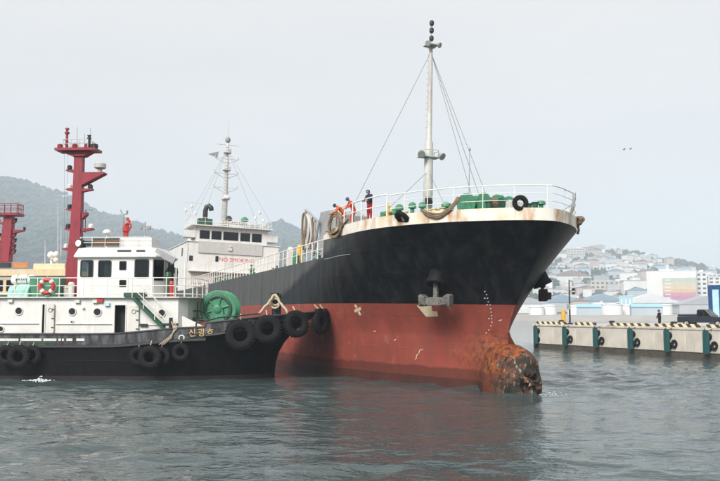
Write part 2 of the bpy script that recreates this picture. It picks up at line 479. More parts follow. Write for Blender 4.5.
    def build(s, name, mats, parent=None, smooth=False, bevel=0.0):
        me = bpy.data.meshes.new(name)
        me.from_pydata(s.v, [], s.f)
        if not isinstance(mats, (list, tuple)):
            mats = [mats]
        for m in mats:
            me.materials.append(M[m] if isinstance(m, str) else m)
        if len(mats) > 1:
            me.polygons.foreach_set('material_index', s.mi)
        if smooth:
            me.polygons.foreach_set('use_smooth', [True] * len(me.polygons))
        me.update()
        o = bpy.data.objects.new(name, me)
        col.objects.link(o)
        if parent is not None:
            o.parent = parent
        if bevel:
            b = o.modifiers.new('bevel', 'BEVEL')
            b.width, b.segments, b.limit_method = bevel, 2, 'ANGLE'
        return o

def link_copy(o, parent=None, loc=None, rot=None):
    c = o.copy()
    col.objects.link(c)
    c.parent = parent
    if loc is not None: c.location = loc
    if rot is not None: c.rotation_euler = rot
    return c
def copy_tree(o, parent=None):
    c = link_copy(o, parent)
    for ch in list(o.children):
        copy_tree(ch, c)
    return c
def tag(o, label, cat, group=None, kind=None):
    o['label'] = label; o['category'] = cat
    if group: o['group'] = group
    if kind: o['kind'] = kind
    return o
def struct(o, label=None, cat=None):
    o['kind'] = 'structure'
    if label: o['label'] = label; o['category'] = cat
    return o
def empty(name, loc=(0, 0, 0), rz=0.0, rot=None):
    o = bpy.data.objects.new(name, None)
    o.location = loc
    o.rotation_euler = rot if rot else (0, 0, rz)
    o.empty_display_size = 0.3
    col.objects.link(o)
    return o

def text_mesh(name, body, size, mtl, parent, mtx, depth=0.006, align='CENTER'):
    """flat lettering; mtx maps text x,y,(out) to the parent's frame"""
    cu = bpy.data.curves.new('lettering', 'FONT')
    cu.body, cu.size, cu.extrude, cu.align_x, cu.align_y = body, size, depth, align, 'CENTER'
    cu.resolution_u = 2
    t = bpy.data.objects.new('lettering', cu)
    col.objects.link(t)
    bpy.context.view_layer.update()
    me = bpy.data.meshes.new_from_object(t.evaluated_get(bpy.context.evaluated_depsgraph_get()))
    bpy.data.objects.remove(t)
    me.materials.clear(); me.materials.append(M[mtl])
    me.transform(mtx)
    me.name = name
    o = bpy.data.objects.new(name, me)
    col.objects.link(o); o.parent = parent
    return o

def wall_holes(mb, o, u, v, w, W, H, holes, thick):
    """wall panel W x H at o along unit u (across), v (up), outward w; holes = (a0, a1, b0, b1); returns nothing"""
    o, u, v, w = Vector(o), Vector(u), Vector(v), Vector(w)
    xs = sorted({0, W, *[h[0] for h in holes], *[h[1] for h in holes]})
    ys = sorted({0, H, *[h[2] for h in holes], *[h[3] for h in holes]})
    def inside(a, b):
        return any(h[0] < a < h[1] and h[2] < b < h[3] for h in holes)
    for i in range(len(xs) - 1):
        for j in range(len(ys) - 1):
            if inside((xs[i] + xs[i + 1]) / 2, (ys[j] + ys[j + 1]) / 2):
                continue
            P = [o + u * a + v * b for a, b in ((xs[i], ys[j]), (xs[i + 1], ys[j]), (xs[i + 1], ys[j + 1]), (xs[i], ys[j + 1]))]
            mb.add(P, [(0, 1, 2, 3)])
            mb.add([p - w * thick for p in P], [(3, 2, 1, 0)])
    for a0, a1, b0, b1 in holes:
        P = [o + u * a + v * b for a, b in ((a0, b0), (a1, b0), (a1, b1), (a0, b1))]
        Q = [p - w * thick for p in P]
        for k in range(4):
            mb.add([P[k], P[(k + 1) % 4], Q[(k + 1) % 4], Q[k]], [(0, 1, 2, 3)])
    P = [o, o + u * W, o + u * W + v * H, o + v * H]
    Q = [p - w * thick for p in P]
    for k in range(4):
        mb.add([P[k], Q[k], Q[(k + 1) % 4], P[(k + 1) % 4]], [(0, 1, 2, 3)])

def rrect(w, h, r, n=4):
    """rounded rectangle outline about 0"""
    pts = []
    for cx, cy, a0 in ((w / 2 - r, h / 2 - r, 0), (-w / 2 + r, h / 2 - r, 90), (-w / 2 + r, -h / 2 + r, 180), (w / 2 - r, -h / 2 + r, 270)):
        for k in range(n + 1):
            a = R(a0 + 90 * k / n)
            pts.append((cx + r * math.cos(a), cy + r * math.sin(a)))
    return pts
def ring_prism(mb, outer, inner, o, u, v, w):
    o, u, v, w = Vector(o), Vector(u), Vector(v), Vector(w)
    n = len(outer)
    A = [o + u * a + v * b for a, b in outer]; B = [o + u * a + v * b for a, b in inner]
    vs = A + B + [p + w for p in A] + [p + w for p in B]
    fs = []
    for k in range(n):
        j = (k + 1) % n
        fs += [(2 * n + k, 2 * n + j, 3 * n + j, 3 * n + k), (k, j, 2 * n + j, 2 * n + k), (n + j, n + k, 3 * n + k, 3 * n + j)]
    return mb.add(vs, fs)
def window(parent, c, u, v, w, W, H, glass='glass', frame='dark', fw=0.05, r=0.09, proud=0.025, back=0.05):
    """framed pane in an opening: frame ring proud of the wall, pane set back"""
    f = MB()
    ring_prism(f, rrect(W + 2 * fw * .5, H + 2 * fw * .5, r), rrect(W - 2 * fw * .5, H - 2 * fw * .5, max(0.01, r - fw)), Vector(c) - Vector(w) * back, u, v, Vector(w) * (back + proud))
    fo = f.build('window', frame, parent)
    p = MB().prism(rrect(W - fw * .4, H - fw * .4, r), Vector(c) - Vector(w) * (back * .6), u, v, Vector(w) * 0.012)
    p.build('pane', glass, fo)
    return fo

# ================================================================== SETTING
# ------------------------------------------------------------------ water
def mat_water():
    m = bpy.data.materials.new('harbour_water')
    m.use_nodes = True
    n, l = m.node_tree.nodes, m.node_tree.links
    b = n['Principled BSDF']
    b.inputs['Base Color'].default_value = (0.050, 0.070, 0.072, 1)
    b.inputs['Roughness'].default_value = 0.04
    b.inputs['IOR'].default_value = 1.333
    tc = n.new('ShaderNodeTexCoord')
    prev = None
    for sc, st, dist, sx in ((0.9, 0.8, 0.12, 0.5), (2.5, 0.9, 0.09, 0.45), (6.5, 0.8, 0.022, 0.6)):
        mp = n.new('ShaderNodeMapping')
        mp.inputs['Scale'].default_value = (sx, 1.0, 1.0)
        mp.inputs['Rotation'].default_value = (0, 0, R(14 * sc % 40 - 12))
        l.new(tc.outputs['Object'], mp.inputs['Vector'])
        z = n.new('ShaderNodeTexNoise')
        z.inputs['Scale'].default_value = sc
        z.inputs['Detail'].default_value = 3
        l.new(mp.outputs['Vector'], z.inputs['Vector'])
        bp = n.new('ShaderNodeBump')
        bp.inputs['Strength'].default_value, bp.inputs['Distance'].default_value = st, dist
        l.new(z.outputs['Fac'], bp.inputs['Height'])
        if prev: l.new(prev.outputs['Normal'], bp.inputs['Normal'])
        prev = bp
    l.new(prev.outputs['Normal'], b.inputs['Normal'])
    return m
M['water'] = mat_water()

def build_water():
    rng = np.random.default_rng(3)
    xs = np.concatenate([-np.geomspace(3600, 62, 26), np.arange(-60, 60.01, 0.36), np.geomspace(62, 3600, 26)])
    ys = np.concatenate([-np.geomspace(3600, 8, 16), np.arange(-6, 17, 1.0), np.arange(17, 60, 0.24), np.arange(60, 110, 0.5), np.geomspace(111, 3600, 50)])
    X, Y = np.meshgrid(xs, ys)
    Z = np.zeros_like(X)
    for k in range(100):
        lam = np.exp(rng.uniform(np.log(0.7), np.log(4.2)))
        ang = rng.normal(math.radians(-72), 0.55)
        amp = 0.0058 * lam ** 0.6
        kx, ky = 2 * np.pi / lam * np.cos(ang), 2 * np.pi / lam * np.sin(ang)
        Z += amp * np.sin(kx * X + ky * Y + rng.uniform(0, 6.28))
    patch = 0.7 + 0.5 * np.sin(X * 0.11 + 1.2 * np.sin(Y * 0.07)) * np.sin(Y * 0.13 + 0.6 * np.sin(X * 0.05))
    fade = np.clip(1 - (np.hypot(X, Y) - 70) / 60, 0, 1)
    Z = Z * patch * fade
    nx, ny = len(xs), len(ys)
    me = bpy.data.meshes.new('water')
    me.vertices.add(nx * ny)
    me.vertices.foreach_set('co', np.stack([X, Y, Z], -1).astype(np.float32).ravel())
    i, j = np.meshgrid(np.arange(ny - 1), np.arange(nx - 1), indexing='ij')
    a = (i * nx + j).ravel()
    q = np.stack([a, a + 1, a + nx + 1, a + nx], -1).astype(np.int32)
    me.loops.add(q.size)
    me.loops.foreach_set('vertex_index', q.ravel())
    me.polygons.add(len(q))
    me.polygons.foreach_set('loop_start', np.arange(0, q.size, 4, dtype=np.int32))
    me.polygons.foreach_set('use_smooth', np.ones(len(q), bool))
    me.update(calc_edges=True)
    me.materials.append(M['water'])
    o = bpy.data.objects.new('water', me)
    col.objects.link(o)
    struct(o)
build_water()

# ------------------------------------------------------------------ hills round the harbour
M['hill'] = mat('wooded_hillside_ground', (0.05, 0.062, 0.045), 0.9, var=0.35, scale=0.012, patch=[(0.10, 0.095, 0.075)], pscale=0.008, spec=0.1)
M['shore'] = mat('paved_shore', (0.34, 0.33, 0.31), 0.9, var=0.15, scale=0.05, spec=0.1)
M['leaf'] = mat('hillside_foliage', (0.040, 0.058, 0.034), 0.9, var=0.45, scale=0.03, spec=0.1)
RIDGE = [(-900, 225), (-500, 205), (-200, 196), (-60, 188), (0, 190), (20, 192), (40, 196), (65, 203), (100, 218), (130, 226), (150, 233), (170, 238), (205, 242),
         (240, 232), (262, 227), (280, 223), (296, 230), (320, 240), (400, 264), (480, 264), (540, 259), (580, 254), (600, 253), (640, 256), (680, 265), (720, 275), (800, 284), (1000, 272), (1600, 250)]
_rx, _ry = [p[0] for p in RIDGE], [p[1] for p in RIDGE]
def sstep(a, b, x):
    t = min(1, max(0, (x - a) / (b - a)))
    return t * t * (3 - 2 * t)
def terrain(px, r):
    """height of the land at bearing px (photo column) and ground distance r"""
    right = sstep(330, 470, px)
    Rr = 2300 + (1700 - 2300) * right + 90 * math.sin(px * 0.021)
    Rs = 1150 + (420 - 1150) * right
    yr = np.interp(px, _rx, _ry)
    zr = CAM_Z + Rr * math.tan(math.atan((312 - yr) / FPX)) * 1.0
    if r < Rs:
        return -4.0
    flat = Rs + 400 * right
    q = (r - flat) / (Rr - flat)
    nz = mnoise.fractal(Vector((px * 0.012, r * 0.004, 1.3)), 0.9, 2.1, 4)
    if q <= 0:
        return 2.6
    if q <= 1:
        g = q ** 1.25
        return 2.6 + (zr - 2.6) * (g + 0.16 * nz * math.sin(math.pi * q)) + (zr * 0.018) * mnoise.noise(Vector((px * 0.07, r * .02, 4)))
    return 2.6 + (zr - 2.6) * math.exp(-((q - 1) / 0.6) ** 2) + (zr * 0.018) * mnoise.noise(Vector((px * 0.07, r * .02, 4)))
def bearing(px, r):
    a = math.atan((px - CX) / FPX)
    return r * math.sin(a), r * math.cos(a)
def build_hills():
    pxs = list(np.arange(-900, -40, 40)) + list(np.arange(-40, 760, 5)) + list(np.arange(760, 1640, 40))
    rs = list(np.geomspace(400, 3300, 64))
    mb = MB()
    rows = []
    for r in rs:
        rows.append([(*bearing(px, r), terrain(px, r)) for px in pxs])
    mb.grid(rows)
    for i, f in enumerate(mb.f):
        mb.mi[i] = 1 if max(mb.v[k][2] for k in f) < 3.2 else 0
    o = mb.build('hills', ['hill', 'shore'], smooth=True)
    struct(o)
    # woods as real clumps on the slopes
    rng = random.Random(11)
    wb = MB()
    ico = [(0, 0, 1), (.89, 0, .45), (.28, .85, .45), (-.72, .53, .45), (-.72, -.53, .45), (.28, -.85, .45), (.9, .3, -.3), (-.2, .95, -.3), (-1, 0, -.3), (-.2, -.95, -.3)]
    fc = [(0, 1, 2), (0, 2, 3), (0, 3, 4), (0, 4, 5), (0, 5, 1), (1, 6, 2), (2, 6, 7), (2, 7, 3), (3, 7, 8), (3, 8, 4), (4, 8, 9), (4, 9, 5), (5, 9, 1), (1, 9, 6)]
    n = 0
    while n < 7000:
        left = rng.random() < 0.68
        px = rng.uniform(-80, 330) if left else rng.uniform(440, 780)
        r = rng.uniform(1250, 2400) if left else rng.uniform(850, 1800)
        if not left and mnoise.noise(Vector((px * .03, r * .006, 0))) < 0.02:
            if rng.random() < .93: continue
        z = terrain(px, r)
        if z < 3: continue
        x, y = bearing(px, r)
        s = rng.uniform(4, 10) * (1.25 if left else .8)
        wb.add([(x + a * s * rng.uniform(.7, 1.3), y + b * s * rng.uniform(.7, 1.3), z + s * .25 + c * s * rng.uniform(.6, 1.1)) for a, b, c in ico], fc)
        n += 1
    w = wb.build('woodland', 'leaf')
    tag(w, 'dark hazy woods covering the hills round the harbour', 'woodland', kind='stuff')
build_hills()

# ------------------------------------------------------------------ far town on the right shore
for nm, c in (('house_white', (0.66, 0.66, 0.64)), ('house_grey', (0.42, 0.43, 0.45)), ('house_pink', (0.50, 0.42, 0.39)), ('house_blue', (0.38, 0.44, 0.49)), ('house_beige', (0.52, 0.48, 0.41)),
              ('roof_grey', (0.33, 0.34, 0.36)), ('roof_brown', (0.23, 0.17, 0.15)), ('roof_blue', (0.20, 0.29, 0.37)), ('roof_pale', (0.60, 0.61, 0.62)), ('tank_white', (0.70, 0.71, 0.71)), ('win_far', (0.07, 0.08, 0.10)), ('sky_blue', (0.30, 0.50, 0.62))):
    M[nm] = mat(nm + '_finish', c, 0.8, var=0.08, scale=0.1, spec=0.2)

def far_house(px, r, w, d, h, wall, roof, label, group, gable=False, rz=None, windows=(0, 0)):
    x, y = bearing(px, r)
    z = terrain(px, r)
    e = MB().box((0, 0, h / 2 - 4), (w, d, h + 8)).build('house', wall)
    e.location = (x, y, z)
    e.rotation_euler.z = rz if rz is not None else random.uniform(-.5, .5)
    if gable:
        rh = w * .16
        rb = MB().prism([(-w * .54, 0), (w * .54, 0), (0, rh)], (0, -d * .54, h + .05), (1, 0, 0), (0, 0, 1), (0, d * 1.08, 0))
    else:
        rb = MB().box((0, 0, h + .45), (w * 1.04, d * 1.04, .8)).box((w * .2, 0, h + 1.9), (w * .25, d * .3, 2.2))
    rb.build('roof', roof, e)
    nx, nz = windows
    if nx:
        me = None
        for i in range(nx):
            for j in range(nz):
                p = (-w / 2 + w * (i + .5) / nx, -d / 2 - .06, h * (j + .55) / nz)
                if me is None:
                    me = MB().box((0, 0, 0), (w / nx * .55, .3, h / nz * .45)).build('window', 'win_far', e)
                    me.location = p
                else:
                    link_copy(me, e, p)
    tag(e, label, 'house', group)
    return e

def build_town():
    rng = random.Random(5)
    kinds = [('house_white', 'roof_grey', False, 'small white flat-roofed house on the far wooded hillside', 'white hillside houses'),
             ('house_grey', 'roof_grey', False, 'small grey flat-roofed house on the far wooded hillside', 'grey hillside houses'),
             ('house_pink', 'roof_brown', True, 'small pinkish gabled house on the far wooded hillside', 'pinkish hillside houses'),
             ('house_blue', 'roof_blue', True, 'small pale blue gabled house on the far wooded hillside', 'blue hillside houses'),
             ('house_beige', 'roof_pale', False, 'small beige flat-roofed house on the far wooded hillside', 'beige hillside houses')]
    n = 0
    used = []
    while n < 230:
        px, r = rng.uniform(515, 745), rng.uniform(840, 1720)
        if mnoise.noise(Vector((px * .03, r * .006, 0))) > 0.12 and rng.random() < .85: continue
        if any(abs(px - a) * r / 800 < 17 and abs(r - b) < 26 for a, b in used): continue
        if 640 < px < 712 and r < 1010: continue
        used.append((px, r))
        k = kinds[rng.choices(range(5), (5, 3, 2, 2, 2))[0]]
        w = rng.uniform(9, 24); h = rng.uniform(5, 12)
        far_house(px, r, w, rng.uniform(9, 15), h, k[0], k[1], k[3], k[4], k[2])
        n += 1
    # broad slab blocks and halls that stand out
    for px, r, w, h, wall, roof, g, label, win in (
            (576, 1560, 32, 17, 'house_beige', 'roof_pale', False, 'cream apartment block just under the far ridge', (6, 4)),
            (590, 1600, 22, 13, 'house_pink', 'roof_brown', False, 'salmon pink block beside the cream block under the ridge', (5, 3)),
            (604, 1300, 36, 12, 'house_white', 'roof_pale', False, 'low white block halfway up the far hillside', (7, 2)),
            (612, 1130, 62, 11, 'house_beige', 'roof_pale', False, 'long beige school building on the far hillside', (10, 2)),
            (570, 1180, 56, 9, 'house_white', 'roof_brown', True, 'long white hall with a brown roof on the hillside', (0, 0)),
            (640, 1040, 44, 13, 'house_white', 'roof_grey', False, 'white flat-roofed hall left of the striped mural building', (0, 0)),
            (700, 1400, 60, 10, 'house_white', 'roof_pale', False, 'long white terrace high above the mural building', (9, 2)),
            (725, 950, 44, 30, 'house_white', 'roof_pale', False, 'tall white apartment block behind the blue quay sign', (7, 8)),
            (600, 860, 46, 10, 'house_blue', 'roof_blue', True, 'pale blue shed roof behind the storage tanks', (0, 0)),
            (648, 845, 60, 9, 'house_white', 'roof_pale', True, 'wide white warehouse behind the standing quay worker', (0, 0)),
            (700, 830, 50, 8, 'house_grey', 'roof_grey', True, 'grey warehouse behind the dark pickup', (0, 0)),
            (560, 850, 50, 9, 'house_grey', 'roof_blue', True, 'grey shed with blue roof behind the quay lamp post', (0, 0)),
            (528, 830, 40, 9, 'house_white', 'roof_grey', True, 'white shed seen beneath the raked bow', (0, 0))):
        far_house(px, r, w, 16, h, wall, roof, label, 'larger far shore buildings', g, rz=rng.uniform(-.1, .1), windows=win)
    # mural building
    r = 900
    x, y = bearing(671, r)
    z = terrain(671, r)
    sc = r / FPX
    e = empty('mural_building', (x, y, z), -math.atan((671 - CX) / FPX))
    W, H = 43 * sc, CAM_Z + 38 * sc - z
    MB().box((0, 8, H / 2 - 3), (W, 16, H + 6)).build('wall', 'house_white', e)
    MB().box((-W * .1, 8, H + 1.2), (W * .3, 9, 2.4)).box((0, 8, H + .25), (W * 1.01, 16.4, .5)).build('roof', 'roof_pale', e)
    cols = [(0.40, 0.44, 0.36), (0.50, 0.47, 0.34), (0.56, 0.45, 0.29), (0.56, 0.38, 0.25), (0.48, 0.20, 0.27), (0.42, 0.18, 0.32), (0.46, 0.32, 0.42)]
    mw, mh, mx, mz = 28 * sc, 23 * sc, 7 * sc, H - 18.5 * sc
    MB().box((mx, -.2, mz), (mw + 1.6, .5, mh + 1.6)).build('mural_frame', 'house_grey', e)
    for i, c in enumerate(cols):
        M['mural%d' % i] = mat('mural_paint_%d' % i, c, 0.8, var=0.1, scale=.2)
        hz = mz + mh / 2 - mh * (i + .5) / len(cols)
        b = MB().box((mx, -.6, hz), (mw, .4, mh / len(cols) * .98)).build('mural_band', 'mural%d' % i, e)
        MB().box((mx - mw * .36, -.86, hz + .2), (mw * .17, .2, mh / len(cols) * .3)).build('mural_line', 'house_white', b)
    tag(e, 'white block with large green, yellow and pink banded mural', 'building')
    e2 = far_house(698, 925, 14 * sc, 14, H * .9, 'house_white', 'roof_pale', 'white wing with small windows beside the mural building', 'larger far shore buildings', rz=-.3, windows=(3, 7))
    # tanks
    for i, (px, r, d, h) in enumerate(((586, 560, 13, 6), (598, 575, 11, 7), (611, 565, 14, 6.5), (627, 580, 16, 6), (643, 555, 13, 5.5), (574, 572, 10, 5.5), (548, 565, 11, 6), (536, 558, 10, 5), (662, 572, 12, 6))):
        x, y = bearing(px, r)
        t = MB().lathe([(d / 2, -.5), (d / 2, h), (d / 2 - .3, h + .25), (d / 4, h + 1.0), (.4, h + 1.3)], n=24).build('shell', 'tank_white')
        t.name = 'storage_tank'; t.location = (x, y, 2.6)
        MB().torus((0, 0, h + .1), d / 2 + .12, .14, n=24, m=6).build('top_rim', 'roof_grey', t)
        tag(t, 'white round storage tank on the far shore', 'tank', 'storage tanks along the far shore')
    # pale blue tower block
    x, y = bearing(625, 790)
    e = empty('blue_building', (x, y, 2.6), -.3)
    MB().box((0, 0, 8), (12, 10, 17)).build('wall', 'sky_blue', e)
    MB().box((0, 0, 16.8), (12.6, 10.6, .6)).build('roof', 'roof_pale', e)
    for i in range(3):
        MB().box((-3.6 + 3.6 * i, -5.05, 8), (1.2, .3, 12)).build('window', 'house_white', e)
    tag(e, 'sky blue tower building with pale stripes among the tanks', 'building')
    # blue roofed low halls at the water
    for px, r, w in ((588, 500, 14), (645, 490, 17)):
        x, y = bearing(px, r)
        h = MB().box((0, 0, 2.2), (w, 12, 5)).build('wall', 'house_blue'); h.name = 'quayside_shed'; h.location = (x, y, 2.6); h.rotation_euler.z = -.25
        MB().prism([(-6.6, 0), (6.6, 0), (0, 2.0)], (-w * .51, 0, 4.72), (0, 1, 0), (0, 0, 1), (w * 1.02, 0, 0)).build('roof', 'sky_blue', h)
        tag(h, 'low sky blue roofed shed on the far waterfront', 'shed', 'blue sheds on the far waterfront')
    # slender towers on the left hill
    for px, r, h in ((57, 1500, 46), (45, 1480, 40)):
        x, y = bearing(px, r); z = terrain(px, r)
        t = MB().lathe([(2.6, -6), (1.8, h * .5), (1.1, h)], n=8).build('shaft', 'tank_white'); t.name = 'hillside_tower'; t.location = (x, y, z)
        MB().box((0, 0, h * .82), (4.5, 4.5, 1.5)).box((0, 0, h + 2), (.5, .5, 4)).build('platform', 'roof_grey', t)
        tag(t, 'slender pale tower on the wooded hill behind the tugs', 'tower', 'towers on the wooded hill')
build_town()

# ------------------------------------------------------------------ haze over the harbour
def build_haze():
    m = bpy.data.materials.new('sea_haze')
    m.use_nodes = True
    n, l = m.node_tree.nodes, m.node_tree.links
    n.clear()
    o = n.new('ShaderNodeOutputMaterial')
    v = n.new('ShaderNodeVolumePrincipled')
    v.inputs['Color'].default_value = (0.77, 0.885, 1.0, 1)
    v.inputs['Density'].default_value = 0.0004
    v.inputs['Anisotropy'].default_value = 0.0
    l.new(v.outputs['Volume'], o.inputs['Volume'])
    h = MB().span((-3700, -3700, -6), (3700, 3700, 400)).build('haze', m)
    tag(h, 'pale sea haze over the harbour and hills', 'haze', kind='stuff')
build_haze()

# ================================================================== CARGO SHIP
SHIP_H = R(22.0)                                    # heading off the line of sight
ship = empty('cargo_ship', (10.3, 42.3, 0), rot=(0, 0, 0))
ship.rotation_mode = 'XYZ'
_sm = Matrix.Translation((10.3, 42.3, 0)) @ Matrix.Rotation(-(math.pi / 2 - SHIP_H), 4, 'Z') @ Matrix.Rotation(R(-1.8), 4, 'X')
ship.matrix_world = _sm
tag(ship, 'black and red cargo ship with rusty smashed bulbous bow', 'ship')
# local frame: +x ahead, -y starboard (towards us), t = -x metres aft of the stem head
LOA, HB, ZF, ZRED = 100.0, 6.8, 9.4, 4.9
def lerp(a, b, k): return a + (b - a) * k
def stem(z):
    return stem0(z) - 1.15 * (1 - sstep(2.25, 3.8, z))
def stem0(z):
    return 5.0 if z <= 3 else 5.0 * (1 - ((z - 3) / 6.9) ** 1.25)
def bulb_half(t, z):
    g = math.sqrt(max(0, 1 - max(0, (4.7 - t) / 2.45) ** 2.3))
    e = abs((z - .3) / (2.35 * g if z > .3 else 1.9)) if g > .01 else 1
    if e >= 1 or t < 3: return 0.0
    hw = 1.42 * g
    return hw * (1 - e ** 2.22) ** .425 * (1 - sstep(4.9, 8.6, t))
def half(t, z):
    k = min(1.08, max(0, z / ZF)) ** 1.25
    Le, a, p = lerp(21, 12.0, k), lerp(1.6, 2.0, k), lerp(1.0, 0.70, k)
    u = min(1, max(0, (t - stem0(z)) / Le))
    b = HB * (1 - (1 - u) ** a) ** p
    if z < 2.8 and t < 20:
        b = (b ** 4 + bulb_half(t, z) ** 4) ** .25
    if t > 82:
        b *= 1 - 0.45 * ((t - 82) / 18) ** 2.2
    return b
def zmain(t):
    return 7.3 + 0.85 * min(1, max(0, (78 - t) / 60))
COLS = [0, .03, .08, .16, .28, .44, .65, .9, 1.25, 1.65, 2.1, 2.7, 3.4, 4.2, 5.1, 6.1, 7.2, 8.4, 9.8, 11.3, 13, 14.8, 16.6, 18.4, 21, 24, 28, 33, 40, 50, 60, 70, 78, 84, 90, 95, 98.5, 100]
FC_END = 18.4
def hull_pt(tp, z, side):
    s = stem(z)
    w = sstep(6, 18.4, tp)
    t = tp + s * (1 - w)
    return Vector((-t, side * half(t, z), z))
def build_hull():
    mb = MB()
    zs = [-1.6, -.8, -.2, .42, 1.0, 1.6, 1.9, 2.1, 2.25, 2.38, 2.48, 2.55, 2.6, 2.65, 2.75, 2.85, 3.0, 3.15, 3.3, 3.6, 4.0, 4.4, ZRED]
    qs = [0, .12, .25, .4, .55, .7, .85, 1.0]
    for side in (-1, 1):
        def strip(rows):
            if side > 0: rows = [list(reversed(r)) for r in rows]
            mb.grid(rows)
        mb.cur = 2; strip([[hull_pt(c, z, side) for c in COLS] for z in zs[:4]])
        mb.cur = 1; strip([[hull_pt(c, z, side) for c in COLS] for z in zs[3:]])
        mb.cur = 0; strip([[hull_pt(c, ZRED + q * (zmain(c) - ZRED), side) for c in COLS] for q in qs])
        fc = [c for c in COLS if c <= FC_END]
        strip([[hull_pt(c, zmain(c) + q * (ZF - zmain(c)), side) for c in fc] for q in (0, .33, .66, 1)])
    # transom
    mb.cur = 0
    tr = [hull_pt(100, z, -1) for z in (-1.6, 1, 3, 5, zmain(100))]
    mb.add(tr + [Vector((p.x, -p.y, p.z)) for p in reversed(tr)], [tuple(range(10))])
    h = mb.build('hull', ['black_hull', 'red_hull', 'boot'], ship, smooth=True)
    # decks
    d = MB()
    d.grid([[Vector((0, 0, -.03)) + hull_pt(c, zmain(c), s) * 1.0 for s in (-1, 1)] for c in COLS if c >= 17])
    d.build('main_deck', 'deck_red', ship)
    d = MB()
    fc = [c for c in COLS if c <= FC_END]
    d.grid([[Vector((hull_pt(c, ZF, 1).x, s * hull_pt(c, ZF, 1).y, ZF + .6)) for s in (-.985, .985)] for c in fc])
    d.build('forecastle_deck', 'deck_green', ship)
    a, b = hull_pt(FC_END, zmain(FC_END), -1), hull_pt(FC_END, ZF + .36, 1)
    MB().span((a.x + .02, -HB + .02, a.z - .1), (a.x + .12, HB - .02, b.z)).build('forecastle_bulkhead', 'steel', ship)
    # white bulwark strake round the forecastle
    bw = MB()
    def top(c): return ZF + .68 * (1 - .55 * sstep(16.2, 18.4, c))
    for s in (-1, 1):
        rows = [[Vector((*(hull_pt(c, ZF, s).xy), ZF + .002 + q * (top(c) - ZF))) for c in fc] for q in (0, .5, 1)]
        inner = [[Vector((p.x - .05 * (1 if i < 6 else 0), p.y * .985, p.z)) for i, p in enumerate(rows[2])], [Vector((p.x, p.y * .985, ZF + .3)) for p in rows[2]]]
        rows = rows + inner
        if s > 0: rows = [list(reversed(r)) for r in rows]
        bw.grid(rows)
    bw.build('bulwark', 'bulwark_white', ship, smooth=False)
    return h
hull = build_hull()

# surface lookup: pixel -> point of the hull side
_ht, _hz = np.meshgrid(np.linspace(0, 24, 380), np.linspace(1.5, ZF, 190), indexing='ij')
def _surf_grid(side):
    P = np.zeros(_ht.shape + (3,))
    b = np.array([half(t, z) for t, z in zip(_ht.ravel(), _hz.ravel())]).reshape(_ht.shape)
    st = np.array([stem(z) for z in _hz[0]])[None, :] + np.zeros_like(_ht)
    P[..., 0], P[..., 1], P[..., 2] = -_ht, side * b, _hz
    ok = _ht >= st
    Mw = np.array(_sm)
    W = P @ Mw[:3, :3].T + Mw[:3, 3] - np.array(_c)
    d = W @ np.array(_f)
    X = CX + FPX * W[..., 0] / d
    Yp = CY - FPX * (W @ np.array(_u)) / d
    return P, X, Yp, ok
_SG = {s: _surf_grid(s) for s in (-1, 1)}
def on_hull(px, py, side=-1):
    P, X, Yp, ok = _SG[side]
    e = np.where(ok, (X - px) ** 2 + (Yp - py) ** 2, 1e9)
    i = np.unravel_index(np.argmin(e), e.shape)
    p = Vector(P[i])
    t, z = -p.x, p.z
    dt = Vector((-.1, side * (half(t + .1, z) - half(t, z)), 0))
    dz = Vector((0, side * (half(t, z + .1) - half(t, z)), .1))
    n = dt.cross(dz).normalized()
    if n.y * side < 0: n = -n
    return p, n
def hull_frame(px, py, side=-1):
    p, n = on_hull(px, py, side)
    v = Vector((0, 0, 1)); v = (v - n * v.dot(n)).normalized()
    u = v.cross(n).normalized()
    return p, u, v, n

